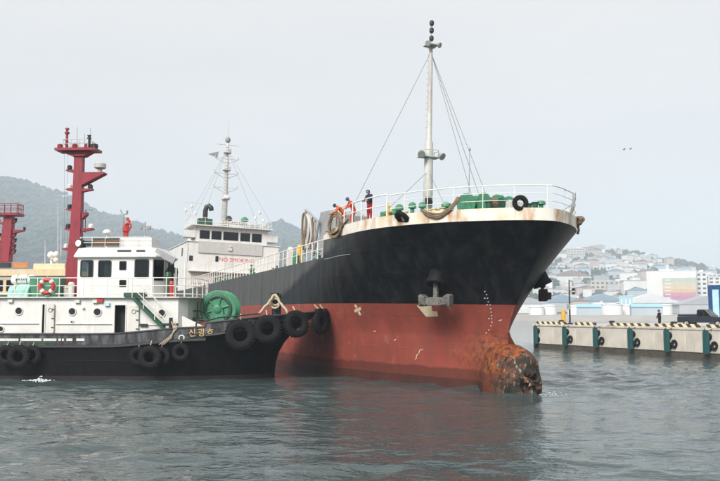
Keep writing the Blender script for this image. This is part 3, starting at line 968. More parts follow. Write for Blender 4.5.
# ---- bulbous bow with crumpled, torn nose
def build_bulb():
    n = 96
    ts = [2.42, 2.5, 2.6, 2.7, 2.8, 2.9, 3.0, 3.08, 3.15, 3.25, 3.35, 3.45, 3.55, 3.65, 3.75, 3.85, 3.95, 4.05, 4.15, 4.25, 4.37, 4.5, 4.65, 4.8, 5.0, 5.2]
    rings = []
    for t in ts:
        g = math.sqrt(max(.02, 1 - max(0, (4.7 - t) / 2.45) ** 2.3))
        hw, zc, hh = 1.42 * g, .3, 2.35 * g
        ring = []
        for k in range(n):
            a = 2 * math.pi * k / n
            ca, sa = math.cos(a), math.sin(a)
            grow = 1.012 if t < 4.9 else (1.006 if t < 5.1 else .985)
            hw_, hh_ = hw * grow, hh * grow
            p = Vector((-t, hw_ * math.copysign(abs(ca) ** .85, ca), zc + (hh_ if sa > 0 else 1.9) * math.copysign(abs(sa) ** .9, sa)))
            amt = .20 * max(0, 1 - (t - 2.4) / 1.9)
            p += Vector((mnoise.noise(p * 1.3), mnoise.noise(p * 1.3 + Vector((7, 1, 3))), mnoise.noise(p * 1.3 + Vector((2, 9, 4))))) * amt
            ring.append(p)
        rings.append(ring)
    # torn end face: rings shrinking inwards, caved in
    base = rings[0]
    cen = sum(base, Vector()) / n
    face = []
    for q, dx in ((.94, -.05), (.86, .02), (.76, -.22), (.66, -.05), (.56, -.30), (.45, -.12), (.33, -.38), (.2, -.2), (.06, -.35)):
        ring = []
        for p in base:
            v = cen + (p - cen) * q
            w = v * 2.3
            v = v + Vector((dx + .42 * mnoise.fractal(w, 1, 2, 3), .14 * mnoise.noise(w + Vector((3, 3, 3))), .14 * mnoise.noise(w + Vector((5, 8, 1)))))
            ring.append(v)
        face.append(ring)
    whole = list(reversed(face)) + rings
    good, bad = MB(), MB()
    for i in range(len(whole) - 1):
        for k in range(n):
            j = (k + 1) % n
            q = [whole[i][k], whole[i][j], whole[i + 1][j], whole[i + 1][k]]
            c = sum(q, Vector()) / 4
            lim = 3.5 + .95 * mnoise.fractal(c * 1.5 + Vector((4, 2, 0)), .8, 2.2, 4) + (.15 if c.y < 0 else .05) - .22 * max(0, c.z - 1.2)
            (bad if -c.x < lim or i < len(face) else good).add(q, [(0, 1, 2, 3)])
    def weld(mb, name, m, par):
        idx, vs, mp = {}, [], []
        for v in mb.v:
            key = tuple(round(x, 4) for x in v)
            if key not in idx: idx[key] = len(vs); vs.append(key)
            mp.append(idx[key])
        mb.v = vs; mb.f = [tuple(mp[i] for i in f) for f in mb.f]
        return mb.build(name, m, par, smooth=True)
    b = weld(good, 'bulbous_bow', 'bulb_rust', ship)
    b['label'] = 'rusty orange bulb at the foot of the bow'
    t = weld(bad, 'torn_nose', 'torn', b)
    t['label'] = 'crumpled blackened torn steel at the bulb end'
    # bent shards of plating round the break
    rng = random.Random(4)
    for i in range(26):
        a = rng.uniform(-.25, math.pi + .25) if i < 19 else rng.uniform(math.pi, 2 * math.pi)
        k = int(a / (2 * math.pi) * n) % n
        q = rng.uniform(.25, 1.0)
        p = cen + (base[k] - cen) * q + Vector((.05, 0, 0))
        p.x -= rng.uniform(0, .5)
        if p.z < 0: p.z = rng.uniform(.1, 1.6)
        L, w = rng.uniform(.25, .6), rng.uniform(.10, .28)
        d = Vector((rng.uniform(-.1, .5), rng.uniform(-1, 1), rng.uniform(-1, 1))).normalized()
        sdw = d.cross(Vector((1, 0, 0))).normalized() * w
        mid = p + d * L * .5 + Vector((rng.uniform(.02, .16), 0, 0))
        tip = p + d * L
        vs = [p - sdw, p + sdw, mid + sdw * .8, mid - sdw * .9, tip + sdw * .35, tip - sdw * .2]
        off = Vector((-.03, 0, 0))
        sb = MB().add(vs + [v + off for v in vs], [(0, 1, 2, 3), (3, 2, 4, 5), (9, 8, 7, 6), (11, 10, 8, 9), (0, 3, 9, 6), (1, 7, 8, 2), (3, 5, 11, 9), (2, 8, 10, 4), (4, 10, 11, 5), (0, 6, 7, 1)])
        sb.build('bent_plate', 'torn' if i % 5 else 'anchor_rust', t)
build_bulb()

# ---- markings painted on the hull
def build_marks():
    pts = [(485, 291), (486, 294.5), (487.3, 298), (488.6, 301.5), (489.6, 305), (490.4, 308.5), (491, 312), (491.6, 315.5), (491.8, 319), (491.6, 322.5), (491, 326), (489, 330), (486.5, 333)]
    for i, (x, y) in enumerate(pts):
        p, u, v, n = hull_frame(x, y)
        o = MB().prism([(-.045, -.028), (.025, -.028), (.045, .028), (-.025, .028)], p - n * .05, u, v, n * .062).build('draught_mark', 'white', ship)
        if i in (2, 4, 8):
            MB().prism([(-.04, -.03), (.04, -.03), (.04, .03), (-.04, .03)], p - n * .05 - u * .17, u, v, n * .062).build('draught_mark', 'white', ship)
    # bow thruster mark: four bladed propeller
    p, u, v, n = hull_frame(357.5, 310)
    mb = MB()
    for k in range(4):
        a = R(25 + 90 * k)
        c, s = math.cos(a), math.sin(a)
        blade = [(.04, -.03), (.16, -.13), (.34, -.15), (.42, -.02), (.30, .07), (.12, .06)]
        mb.prism([(c * x - s * y, s * x + c * y) for x, y in blade], p - n * .04, u, v, n * .055)
    mb.lathe([(.07, 0), (.07, .02)], p + n * .004, 10, n)
    mb.build('thruster_mark', 'cream_mark', ship)
    # bulb warning mark
    p, u, v, n = hull_frame(428.5, 311)
    MB().prism([(-.75, .36), (.35, .34), (.30, -.02), (.62, -.04), (.62, -.36), (-.30, -.40)], p - n * .06, u, v, n * .072).build('bulb_mark', 'cream_mark', ship)
    for x, y, a in ((419, 352, 1.1), (417.5, 355, .7), (416, 358, 1.0), (421.5, 350, .2), (500.5, 320, .3), (375, 331, .1), (395, 340, .5)):
        p, u, v, n = hull_frame(x, y)
        c, s = math.cos(a), math.sin(a)
        q = [(-.12, -.018), (.1, -.03), (.13, .02), (-.1, .025)]
        MB().prism([(c * e - s * f, s * e + c * f) for e, f in q], p - n * .03, u, v, n * .036).build('paint_scuff', 'cream_mark', ship)
    # light chafing line where main deck level meets the forecastle side
    pts = [on_hull(x, y)[0] + on_hull(x, y)[1] * .0 for x, y in ((323.5, 259.5), (330, 258), (337, 256.4), (344, 255), (350, 254.2))]
    MB().tube(pts, .022, 6).build('rubbing_line', 'steel', ship)
build_marks()

# ---- anchors
def build_anchor(px, py, side, mtl, hang):
    p, u, v, n = hull_frame(px, py, side)
    down = (_sm.inverted().to_3x3() @ Vector((0, 0, -1))).normalized()
    hp = MB()                                                      # hawse bolster: slanted lip on the plating
    ax = (n * .6 + down * .8).normalized()
    hp.lathe([(.50, -.55), (.52, .15), (.60, .32), (.60, .48), (.44, .50), (.36, .36), (.36, -.2)], p + v * .25, 20, ax)
    h = hp.build('hawse_pipe', 'hawse', ship, smooth=True)
    b = p + v * .25 + ax * .35
    out = (n - down * n.dot(down)).normalized()
    sidev = out.cross(down).normalized()
    e = b + down * hang
    a = MB().prism([(-.11, 0), (.11, 0), (.15, -hang), (-.15, -hang)], b - out * .09, sidev, -down, out * .18).build('anchor', mtl, ship)
    a['label'] = 'stockless anchor hanging from its hawse pipe'
    MB().torus(b + down * .1, .16, .05, sidev, 14, 6).build('shackle', mtl, a)
    cr = MB().prism([(-.62, -.20), (-.45, -.30), (.45, -.30), (.62, -.20), (.62, .14), (.3, .2), (-.3, .2), (-.62, .14)], e - out * .24, sidev, -down, out * .48)
    cr.build('crown', mtl, a, bevel=.04)
    for s in (-1, 1):
        f = MB().prism([(s * .60, -.30), (s * 1.06, -.34), (s * 1.10, .30), (s * .92, .40), (s * .66, .24)][::s], e - out * .22, sidev, -down, out * .50)
        fo = f.build('fluke', mtl, a, bevel=.04)
        MB().box(e + sidev * s * .82 + out * .33 + down * .02, (.24, .24, .42)).build('palm', mtl, fo)
    return p
pa = build_anchor(438.5, 281, -1, 'anchor', 1.05)
build_anchor(541, 284, 1, 'anchor_rust', .75)

# ---- railings
def rail_run(pts, levels, r_top, r_mid, mtl, name, post_r, every, hgt):
    """pts: base points (local). bars at levels; posts every n points share one mesh"""
    mb = MB()
    for i, lv in enumerate(levels):
        mb.tube([p + Vector((0, 0, lv)) for p in pts], r_top if i == 0 else r_mid, 6)
    ro = mb.build(name, mtl, ship)
    post = None
    L, nxt = 0.0, 0.0
    for i in range(len(pts) - 1):
        seg = (pts[i + 1] - pts[i]).length
        while nxt <= L + seg + 1e-6:
            p = pts[i].lerp(pts[i + 1], (nxt - L) / max(seg, 1e-6))
            if post is None:
                post = MB().bar((0, 0, -.05), (0, 0, hgt), post_r, 6).build('stanchion', mtl, ro)
                post.location = p
            else:
                link_copy(post, ro, p)
            nxt += every
        L += seg
    return ro
def fine(c0, c1, n): return [c0 + (c1 - c0) * k / n for k in range(n + 1)]
ztop = ZF + .66
def edge(c, s, z, inset=.10):
    p = hull_pt(c, min(z, ZF), s)
    return Vector((p.x - (inset if c < 1 else 0), p.y - s * min(inset, abs(p.y)), z))
stb = [edge(c, -1, ztop) for c in (8.2, 9, 10, 11, 12, 13, 14, 15, 16, 17.3)]
fwd = [edge(c, 1, ztop) for c in (17, 15, 13, 11, 9, 7.2, 5.6, 4.2, 3.1, 2.2, 1.5, .9, .45, .12, 0)] + [edge(c, -1, ztop) for c in (.12, .45, .9, 1.5, 2.2, 3.1, 4.2, 5.6, 7.0, 8.2)]
rail_run(stb, (1.36, .70), .045, .034, 'white_rail', 'starboard_forecastle_railing', .042, 1.5, 1.36)
rail_run(fwd, (1.28, .86, .44), .036, .018, 'white_rail', 'bow_railing', .024, 1.75, 1.28)
for s, nm in ((-1, 'starboard_deck_railing'), (1, 'port_deck_railing')):
    pts = [edge(c, s, zmain(c), .06) for c in (18.5, 20, 22, 25, 28, 31, 34, 38, 42, 47, 52, 57, 62, 68, 74)]
    rail_run(pts, (1.3, .66), .045, .03, 'white_rail', nm, .042, 1.25, 1.3)
# bent lengths of rail and the upright at the stem head
p = edge(1.4, 1, ztop)
MB().tube([p + Vector((-.1, .0, 0)), p + Vector((.05, .05, .5)), p + Vector((.08, .1, .95)), p + Vector((.02, .15, 1.25))], .09, 8).build('jack_staff_socket', 'steel', ship)

DZ = ZF + .6
def spot(px, t, z=DZ):
    """deck point on the athwartships line t that shows in column px"""
    lo, hi = -half(t, ZF), half(t, ZF)
    for _ in range(40):
        m = (lo + hi) / 2
        if proj(_sm @ Vector((-t, m, z)))[0] < px: lo = m
        else: hi = m
    return Vector((-t, (lo + hi) / 2, z))
# ---- foremast
def build_foremast():
    b = Vector((-15.5, 0, ZF + .6))
    hgt = 13.9
    m = MB().lathe([(.36, 0), (.34, 3.5), (.30, 6.6), (.20, 6.9), (.15, hgt - 1.5), (.13, hgt)], b, 14)
    mo = m.build('foremast', 'mast_grey', ship, smooth=True)
    mo['label'] = 'pale grey foremast with light platform and wire stays'
    pl = MB().box(b + Vector((0, 0, 5.6)), (.9, 1.5, .06))
    pl.torus(b + Vector((0, 0, 6.05)), .7, .025, n=16, m=5)
    for k in range(6):
        a = k * math.pi / 3
        pl.bar(b + Vector((.7 * math.cos(a), .7 * math.sin(a), 5.6)), b + Vector((.7 * math.cos(a), .7 * math.sin(a), 6.05)), .02)
    pl.build('light_platform', 'mast_grey', mo)
    for s in (-1, 1):
        f = MB().lathe([(.12, 0), (.26, .25), (.28, .42), (.24, .44)], b + Vector((.2, s * .72, 5.85)), 12, (.8, s * .3, -.5))
        f.build('floodlight', 'steel', mo)
    MB().box(b + Vector((.35, -.15, 2.4)), (.35, .35, .5)).lathe([(.16, 0), (.2, .3)], b + Vector((.5, -.2, 2.3)), 10, (1, 0, -.3)).build('horn', 'dark', mo)
    tp = MB().box(b + Vector((0, 0, hgt)), (.9, .9, .07))
    tp.bar(b + Vector((0, 0, hgt)), b + Vector((0, 0, hgt + 1.9)), .06)
    tp.build('top_platform', 'mast_grey', mo)
    for z in (.35, .95, 1.5):
        MB().lathe([(.13, 0), (.17, .1), (.17, .28), (.10, .36)], b + Vector((.05, 0, hgt + z)), 10).build('navigation_light', 'dark', mo)
    for s in (-1, 1):
        MB().lathe([(.1, 0), (.2, .22), (.2, .3)], b + Vector((.25, s * .35, hgt + .05)), 10, (.8, s * .5, -.35)).build('floodlight', 'steel', mo)
    # climbing rungs
    rung = None
    for k in range(30):
        z = .6 + k * .45
        o = MB().box((0, 0, 0), (.03, .34, .03)).build('rung', 'mast_grey', mo) if rung is None else link_copy(rung, mo)
        rung = rung or o
        o.location = b + Vector((-.32 + .008 * k, -.1, z))
        o.rotation_euler.z = R(20)
    # stays
    top = b + Vector((0, 0, hgt - .5))
    for e in (edge(14.6, -1, ztop), edge(17.3, 1, ztop), spot(479, 7.0), spot(497, 7.0)):
        MB().bar(top, e, .018, 5).build('stay', 'wire', mo)
    mid = b + Vector((0, 0, 4.6))
    for e in (edge(11.0, -1, ztop - .2) + Vector((0, .6, 0)), spot(455, 10)):
        MB().bar(mid, e, .018, 5).build('stay', 'wire', mo)
    # thin whip post ahead of the mast
    q = spot(468.5, 9.0)
    MB().bar(q, q + Vector((0, 0, 4.9)), .04, 6, .02).lathe([(.05, 0), (.09, .1), (.03, .25)], q + Vector((0, 0, 4.8)), 8).bar(q + Vector((0, 0, 1.9)), q + Vector((0, 0, 0)), .07, 8).build('light_post', 'steel', ship)
build_foremast()

# ---- forecastle gear
DZ = ZF + .6
def deck_spot(px, py, z=DZ):
    return hit(_sm, 2, z, px, py)
def build_fc_gear():
    def winch(x, y, rz):
        c, s = math.cos(rz), math.sin(rz)
        f = lambda a, b, z: Vector((x + a * c - b * s, y + a * s + b * c, DZ + z))
        axv = Vector((-s, c, 0))
        fr = MB()
        for k in (-1.15, 0, 1.15):
            fr.prism([(-.55, 0), (.55, 0), (.22, .7), (-.22, .7)], f(0, k - .05, 0), (c, s, 0), (0, 0, 1), axv * .1)
        w = fr.build('mooring_winch', 'mach_green', ship)
        MB().lathe([(.62, 0), (.62, .07), (.3, .08), (.3, 1.0), (.62, 1.01), (.62, 1.08)], f(0, -1.1, .5), 18, axv).build('drum', 'mach_green', w)
        MB().lathe([(.31, 0), (.43, .05), (.43, .7), (.31, .75)], f(0, -.98, .5), 16, axv).build('rope_turns', 'rope', w)
        MB().lathe([(.62, 0), (.62, .07), (.3, .08), (.3, .7), (.62, .71), (.62, .78)], f(0, .12, .5), 18, axv).build('drum', 'mach_green', w)
        MB().lathe([(.30, 0), (.20, .2), (.20, .4), (.34, .6)], f(0, 1.2, .5), 14, axv).build('warping_head', 'mach_green', w)
        MB().lathe([(.34, 0), (.34, .6), (.2, .65)], f(.6, -.3, .5), 14, axv).build('motor', 'dark_green', w)
    for px_, t_, a_ in ((476, 4.6, .5), (497, 3.6, .2)):
        q = spot(px_, t_); winch(q.x, q.y, a_)
    def mush(px, t, h, rr, m='mach_green'):
        p = spot(px, t)
        MB().lathe([(rr * .5, 0), (rr * .5, h * .7), (rr, h * .72), (rr * .92, h * .9), (rr * .4, h)], p, 14).build('mushroom_vent', m, ship, smooth=False)
    for px, py, h, r_ in ((541, 2.6, .85, .26), (399, 11.5, 1.35, .28), (412, 10.5, 1.4, .26), (422, 9.5, 1.3, .24), (446, 7.5, 1.1, .32), (394, 13, 1.3, .22), (508, 3.0, .8, .3)):
        mush(px, py, h, r_)
    # bollards (double bitts)
    for px, t_ in ((403, 9.6), (432, 7.4), (440, 6.8), (532, 2.2), (486, 3.2)):
        p = spot(px, t_)
        b = MB()
        for s in (-.3, .3):
            b.lathe([(.16, 0), (.16, .5), (.21, .52), (.21, .58)], p + Vector((s, 0, 0)), 12)
        b.box(p + Vector((0, 0, .03)), (1.1, .45, .06))
        b.build('double_bitts', 'cream' if px < 470 else 'dark_green', ship)
    # white deck box
    p = spot(513, 2.6)
    MB().box(p + Vector((0, 0, .3)), (.7, .9, .6)).build('deck_locker', 'white_old', ship, bevel=.03)
    # drums and valve gear at the starboard side
    for px, t_ in ((384, 12.4), (388, 11.9), (391, 12.6)):
        p = spot(px, t_)
        MB().lathe([(.25, 0), (.27, .02), (.27, .85), (.2, .9)], p, 14).build('oil_drum', 'mach_green', ship)
    p = spot(388, 11.2)
    MB().bar(p, p + Vector((0, 0, 1.15)), .07).bar(p + Vector((-.5, 0, .7)), p + Vector((.6, 0, .7)), .05).torus(p + Vector((0, 0, 1.1)), .2, .03, (0, 1, .2)).build('hydrant', 'yellow', ship)
build_fc_gear()

# ---- gear at the forecastle break and on the main deck
def build_deck_gear():
    # hose rack: tall grey housing with long hanging hose loops
    yb = -5.2
    H = lambda px, py, y=yb: hit(_sm, 1, y, px, py)
    z0 = zmain(21)
    poly = [(327, 262), (321, 262), (318.5, 222), (320.5, 212), (329, 210), (336, 214), (333, 262)]
    poly = [(H(x, y).x, max(H(x, y).z, z0)) for x, y in poly]
    g = MB().prism(poly, (0, yb, 0), (1, 0, 0), (0, 0, 1), (0, 2.6, 0))
    go = g.build('hose_house', 'steel', ship, bevel=.04)
    for a_, b_ in (((309, 210), (322, 222)), ((309, 210), (307, 256)), ((322, 222), (316, 256))):
        p, q = H(*a_), H(*b_)
        MB().bar((p.x, yb - .25, p.z), (q.x, yb - .25, max(q.z, z0)), .11, 6).build('davit_leg', 'steel', go)
    for k in range(5):
        c = H(304.5 + 2.4 * k, 231 + .8 * k, yb - .5 + .12 * k)
        pts = []
        for i in range(28):
            a = 2 * math.pi * i / 28
            pts.append((c.x + (.42 - .03 * k) * math.cos(a) + .04 * math.sin(3 * a + k), yb - .55 + .14 * k + .06 * math.sin(2 * a + k), c.z + (1.45 - .08 * k) * math.sin(a)))
        MB().tube(pts, .095, 8, True).build('hose_loop', ('rope', 'panel_grey', 'mast_grey', 'rope', 'steel')[k], go)
    p = H(300, 246)
    MB().lathe([(.24, 0), (.24, p.z - z0), (.18, p.z - z0 + .1)], (p.x, yb, z0), 14).build('yellow_tank', 'yellow', ship)
    p = H(303, 250)
    MB().lathe([(.32, 0), (.32, .95), (.1, 1.1)], (p.x, yb - .6, z0), 14).build('green_drum', 'mach_green', ship)
    p = H(291, 246)
    MB().lathe([(.4, 0), (.4, 1.5), (.2, 1.9)], (p.x, yb, z0), 14).build('pump_casing', 'panel_grey', ship)
    # long pipes and valves
    for y, z, r_, m in ((-2.2, .7, .16, 'mach_green'), (-1.6, .7, .16, 'mach_green'), (-.9, .9, .22, 'steel'), (.8, .9, .2, 'steel')):
        MB().tube([(-24, y, zmain(24) + z), (-45, y, zmain(45) + z), (-72, y, zmain(72) + z)], r_, 8).build('deck_pipe', m, ship)
    rng = random.Random(9)
    for k in range(20):
        t = 23 + k * 2.45 + rng.uniform(-.6, .6)
        y = rng.uniform(-5.6, -3.2)
        z = zmain(t)
        h = rng.uniform(.7, 1.5)
        m = rng.choice(['mach_green', 'dark_green', 'dark', 'mach_green', 'steel'])
        b = MB().lathe([(.2, 0), (.2, h * .55), (.3, h * .58), (.3, h * .72), (.08, h * .75), (.08, h)], (-t, y, z), 10)
        b.torus((-t, y, z + h), .22, .035, (0, 0, 1), 12, 5)
        b.build('valve_post', m, ship)
    # catwalk with its own posts
    c = MB().box((-47, .3, 9.0), (50, 1.0, .08))
    for k in range(16):
        c.box((-23 - 3.2 * k, .3, 8.4), (.1, .9, 1.2))
    c.build('catwalk', 'steel', ship)
build_deck_gear()

# ---- aft house and bridge
HF = -76.0                                           # house front
def build_house():
    z0, z1, z2 = zmain(76) - .05, 14.1, 16.35
    L, hbm = 17.0, 6.55
    h = MB()
    P = lambda px, py: hit(_sm, 0, HF, px, py)
    # lower house: front wall with openings, sides, roof
    holes = []
    def opening(px0, px1, py0, py1):
        a, b = P(px0, py1), P(px1, py0)
        return (a.y + hbm, b.y + hbm, a.z - z0, b.z - z0)
    lo = [opening(215.4, 218.4, 256.3, 261.5)]
    wall_holes(h, (HF, -hbm, z0), (0, 1, 0), (0, 0, 1), (1, 0, 0), 2 * hbm, z1 - z0, lo, .1)
    sl = [(12.2, 13.1, z1 - z0 - 1.8, z1 - z0 - .7), (3.0, 3.8, 2.9, 3.7), (6.0, 6.8, 2.9, 3.7), (9.0, 9.9, 0.3, 2.2)]
    wall_holes(h, (HF - L, -hbm, z0), (1, 0, 0), (0, 0, 1), (0, -1, 0), L, z1 - z0, sl, .1)
    wall_holes(h, (HF - L, hbm, z0), (1, 0, 0), (0, 0, 1), (0, 1, 0), L, z1 - z0, [], .1)
    h.box((HF - L + .06, 0, (z0 + z1) / 2), (.1, 2 * hbm - .2, z1 - z0 - .1))
    h.box((HF - L / 2, 0, z1 + .04), (L + .25, 2 * hbm + .25, .1))
    ho = h.build('deck_house', 'white', ship)
    MB().box((HF - L / 2, 0, (z0 + z1) / 2), (L - 1.2, 2 * hbm - 1.2, z1 - z0 - .6)).build('interior', 'inside', ho)
    a, b, c_, d_ = lo[0]
    window(ho, (HF, -hbm + (a + b) / 2, z0 + (c_ + d_) / 2), (0, 1, 0), (0, 0, 1), (1, 0, 0), b - a, d_ - c_, 'glass_dark')
    for q in sl[:3]:
        window(ho, (HF - L + (q[0] + q[1]) / 2, -hbm, z0 + (q[2] + q[3]) / 2), (-1, 0, 0), (0, 0, 1), (0, -1, 0), q[1] - q[0], q[3] - q[2], 'glass_dark')
    # starboard small window block on the front
    p = P(189.5, 258)
    w_ = MB().box((HF + .02, max(p.y, -hbm + .5), p.z), (.06, .5, .7)).build('window', 'dark', ho)
    # lower grey awning band across the front, above the pipes
    p0 = P(190, 271)
    MB().box((HF + .35, 0, p0.z), (.7, 2 * hbm - .4, .1)).box((HF + .12, 0, p0.z - 1.0), (.1, 2 * hbm - 1.2, 1.2)).build('awning', 'panel_grey', ho)
    # NO SMOKING
    a, b = P(221, 259.5), P(251, 259.5)
    sz = .80
    text_mesh('no_smoking_lettering', 'NO SMOKING', sz, 'lettering_red', ho, Matrix.Translation((HF + .012, (a.y + b.y) / 2 + .1, a.z)) @ Matrix(((0, 0, 1, 0), (1, 0, 0, 0), (0, 1, 0, 0), (0, 0, 0, 1))))
    # wheelhouse
    bw = MB()
    yl, yr = P(195.5, 235).y, P(267.5, 235).y
    W = yr - yl
    wz0, wz1 = P(230, 243).z, P(230, 231).z
    wins = [(199.8, 209.5), (211.6, 221.3), (223.4, 238.2), (240.5, 250), (252, 261.5)]
    hs = [(P(x0, 236).y - yl, P(x1, 236).y - yl, P(230, 240.3).z - (z1 + .1), P(230, 232.2).z - (z1 + .1)) for x0, x1 in wins]
    WL = 6.5
    Hh = z2 - z1 - .1
    xf = HF + .02
    wall_holes(bw, (xf, yl, z1 + .1), (0, 1, 0), (0, 0, 1), (1, 0, 0), W, Hh, hs, .1)
    ss = [(WL - 1.7, WL - .5, hs[0][2], hs[0][3]), (WL - 3.3, WL - 2.1, hs[0][2], hs[0][3])]
    wall_holes(bw, (xf - WL, yl, z1 + .1), (1, 0, 0), (0, 0, 1), (0, -1, 0), WL, Hh, ss, .1)
    wall_holes(bw, (xf - WL, yr, z1 + .1), (1, 0, 0), (0, 0, 1), (0, 1, 0), WL, Hh, ss, .1)
    bw.box((xf - WL + .05, (yl + yr) / 2, z1 + .1 + Hh / 2), (.1, W - .2, Hh))
    wo = bw.build('wheelhouse', 'white', ship)
    for q in hs:
        window(wo, (xf, yl + (q[0] + q[1]) / 2, z1 + .1 + (q[2] + q[3]) / 2), (0, 1, 0), (0, 0, 1), (1, 0, 0), q[1] - q[0], q[3] - q[2], 'glass_dark')
    for q in ss:
        window(wo, (xf - WL + (q[0] + q[1]) / 2, yl, z1 + .1 + (q[2] + q[3]) / 2), (-1, 0, 0), (0, 0, 1), (0, -1, 0), q[1] - q[0], q[3] - q[2], 'glass_dark')
    MB().box((xf - WL / 2, (yl + yr) / 2, z1 + .5), (WL - 1, W - 1, .6)).build('console', 'inside', wo)
    MB().box((xf - WL / 2 + .2, (yl + yr) / 2, z2 + .06), (WL + .9, W + 1.3, .14)).build('roof', 'white_old', wo)
    a, b = P(198, 252.5), P(262.5, 245)
    MB().box((xf + .07, (a.y + b.y) / 2, (a.z + b.z) / 2), (.1, b.y - a.y, b.z - a.z)).build('front_panel', 'panel_grey', wo)
    q = P(230, 246.3)
    MB().lathe([(.14, 0), (.16, .25)], (xf + .1, q.y, q.z), 10, (1, 0, 0)).box((xf + .2, q.y, q.z - .45), (.16, .5, .4)).build('front_lamp', 'white_old', wo)
    # name board on the monkey island
    rb = MB().box((xf + .35, (yl + yr) / 2 + .2, z2 + .62), (.06, 4.4, .62)).build('name_board', 'white', wo)
    text_mesh('name_lettering', 'TIN WONJIN', .62, 'lettering_dark', rb, Matrix.Translation((xf + .385, (yl + yr) / 2 + .2, z2 + .62)) @ Matrix(((0, 0, 1, 0), (1, 0, 0, 0), (0, 1, 0, 0), (0, 0, 0, 1))))
    # top rail
    mb = MB()
    x0_, x1_ = xf - WL + .1, xf + .45
    ring = [(x1_, yl - .4), (x1_, yr + .4), (x0_, yr + .4), (x0_, yl - .4)]
    for lv in (.5, 1.05):
        mb.tube([(x, y, z2 + .1 + lv) for x, y in ring], .03, 5, True)
    ro = mb.build('bridge_railing', 'white_rail', wo)
    po = None
    for i in range(4):
        a, b = Vector(ring[i]), Vector(ring[(i + 1) % 4])
        n_ = max(2, int((b - a).length / 1.4))
        for k in range(n_):
            q = a.lerp(b, k / n_)
            o = MB().bar((0, 0, 0), (0, 0, 1.05), .03, 5).build('stanchion', 'white_rail', ro) if po is None else link_copy(po, ro)
            po = po or o
            o.location = (q.x, q.y, z2 + .1)
    # mast
    zt = z2 + .1
    mx = xf - 3.0
    my = (yl + yr) / 2 - .6
    mm = MB().lathe([(.46, 0), (.38, 4.2), (.28, 8), (.17, 13.2)], (mx, my, zt), 10).build('bridge_mast', 'mast_grey', ship, smooth=True)
    rg_ = None
    for k in range(26):
        o = MB().box((0, 0, 0), (.05, .7, .05)).build('rung', 'mast_grey', mm) if rg_ is None else link_copy(rg_, mm)
        rg_ = rg_ or o
        o.location = (mx + .42 - .009 * k, my, zt + .8 + k * .45)
    for z in (4.3, 8.6, 11.2):
        MB().box((mx + .1, my, zt + z), (1.0, 1.1, .08)).box((mx + .45, my + .35, zt + z + .3), (.3, .3, .5)).build('mast_platform', 'mast_grey', mm)
    MB().lathe([(.5, 0), (.55, .2), (.3, .5)], (mx + .5, my + .1, zt + 4.35), 10).build('radar_pedestal', 'white_old', mm)
    for z in (5.3, 7.4, 9.6):
        c = MB().bar((mx, my - 1.7, zt + z + .75), (mx, my - .12, zt + z), .05).bar((mx, my + 1.7, zt + z + .75), (mx, my + .12, zt + z), .05)
        c.bar((mx, my - 1.75, zt + z + .75), (mx, my + 1.75, zt + z + .75), .035)
        for s in (-1, 1):
            c.box((mx, my + s * 1.72, zt + z + .95), (.14, .14, .42))
        c.build('cross_tree', 'mast_grey', mm)
    MB().bar((mx, my - 1.5, zt + 12.4), (mx, my + 1.5, zt + 12.4), .045).build('top_yard', 'mast_grey', mm)
    MB().lathe([(.2, 0), (.38, .3), (.4, .6), (.2, .9)], (mx, my, zt + 12.7), 10).build('masthead_lamp', 'steel', mm)
    MB().bar((mx, my, zt + 13.2), (mx, my, zt + 16.0), .02, 5, .01).build('whip_aerial', 'wire', mm)
    MB().prism([(0, 0), (-1.55, -.55), (-.15, -.95)], (mx + .05, my - 1.25, zt + 11.3), (0, 1, 0), (.1, 0, 1), (.012, 0, 0)).build('signal_flag', 'steel', mm)
    for y, x, z in ((yl - .3, x0_, 1.0), (yr + .3, x0_, 1.0), (yl - .3, x1_, 1.0), (yr + .3, x1_, 1.0), (yl + 1.6, x0_, .1)):
        MB().bar((mx, my, zt + 11.8), (x, y, zt + z), .016, 4).build('stay', 'wire', mm)
    # exhaust pipe, lamps, domes, vents, aerials on the roof
    q = P(211, 222)
    ex = MB().tube([(xf - 4.5, q.y, zt), (xf - 4.5, q.y, zt + 2.7), (xf - 4.4, q.y + .12, zt + 3.2), (xf - 4.2, q.y + .45, zt + 3.4), (xf - 4.0, q.y + .7, zt + 3.1), (xf - 3.95, q.y + .75, zt + 2.7)], .36, 12)
    ex.build('exhaust_pipe', 'dark', ship, smooth=True)
    MB().box((xf - 4.6, q.y, zt + .75), (1.3, 2.0, 1.4)).build('exhaust_casing', 'dark_green', ship)
    for px, m, s in ((230, 'dark', 1), (246, 'mach_green', 1.1)):
        q = P(px, 222)
        MB().bar((xf - .9, q.y, zt), (xf - .9, q.y, zt + .9), .09).lathe([(.18, 0), (.5 * s, .28), (.5 * s, .5), (.22, .85)], (xf - .9, q.y, zt + .85), 12).build('searchlight', m, ship)
    for px, h_ in ((187, 2.4), (193, 3.2), (197, 2.0), (258, 2.0), (262, 3.0), (266, 1.6)):
        q = P(px, 222)
        a = MB().bar((xf - 1.6, q.y, zt), (xf - 1.6, q.y, zt + h_), .05, 6)
        a.lathe([(.16, 0), (.2, .2), (.12, .45)], (xf - 1.6, q.y, zt + h_ * .8), 8)
        a.build('aerial_post', 'white_old', ship)
    q = P(196, 203)
    MB().box((xf - 1.6, q.y, zt + 3.3), (.12, 3.0, .14)).build('radar_scanner', 'white_old', ship)
    # bridge wings
    for s, y in ((-1, yl), (1, yr)):
        MB().box((xf - 1.2, y + s * .75, z1 + .62), (2.4, 1.6, .08)).box((xf - .02, y + s * .75, z1 + 1.1), (.06, 1.6, .9)).build('bridge_wing', 'white', wo)
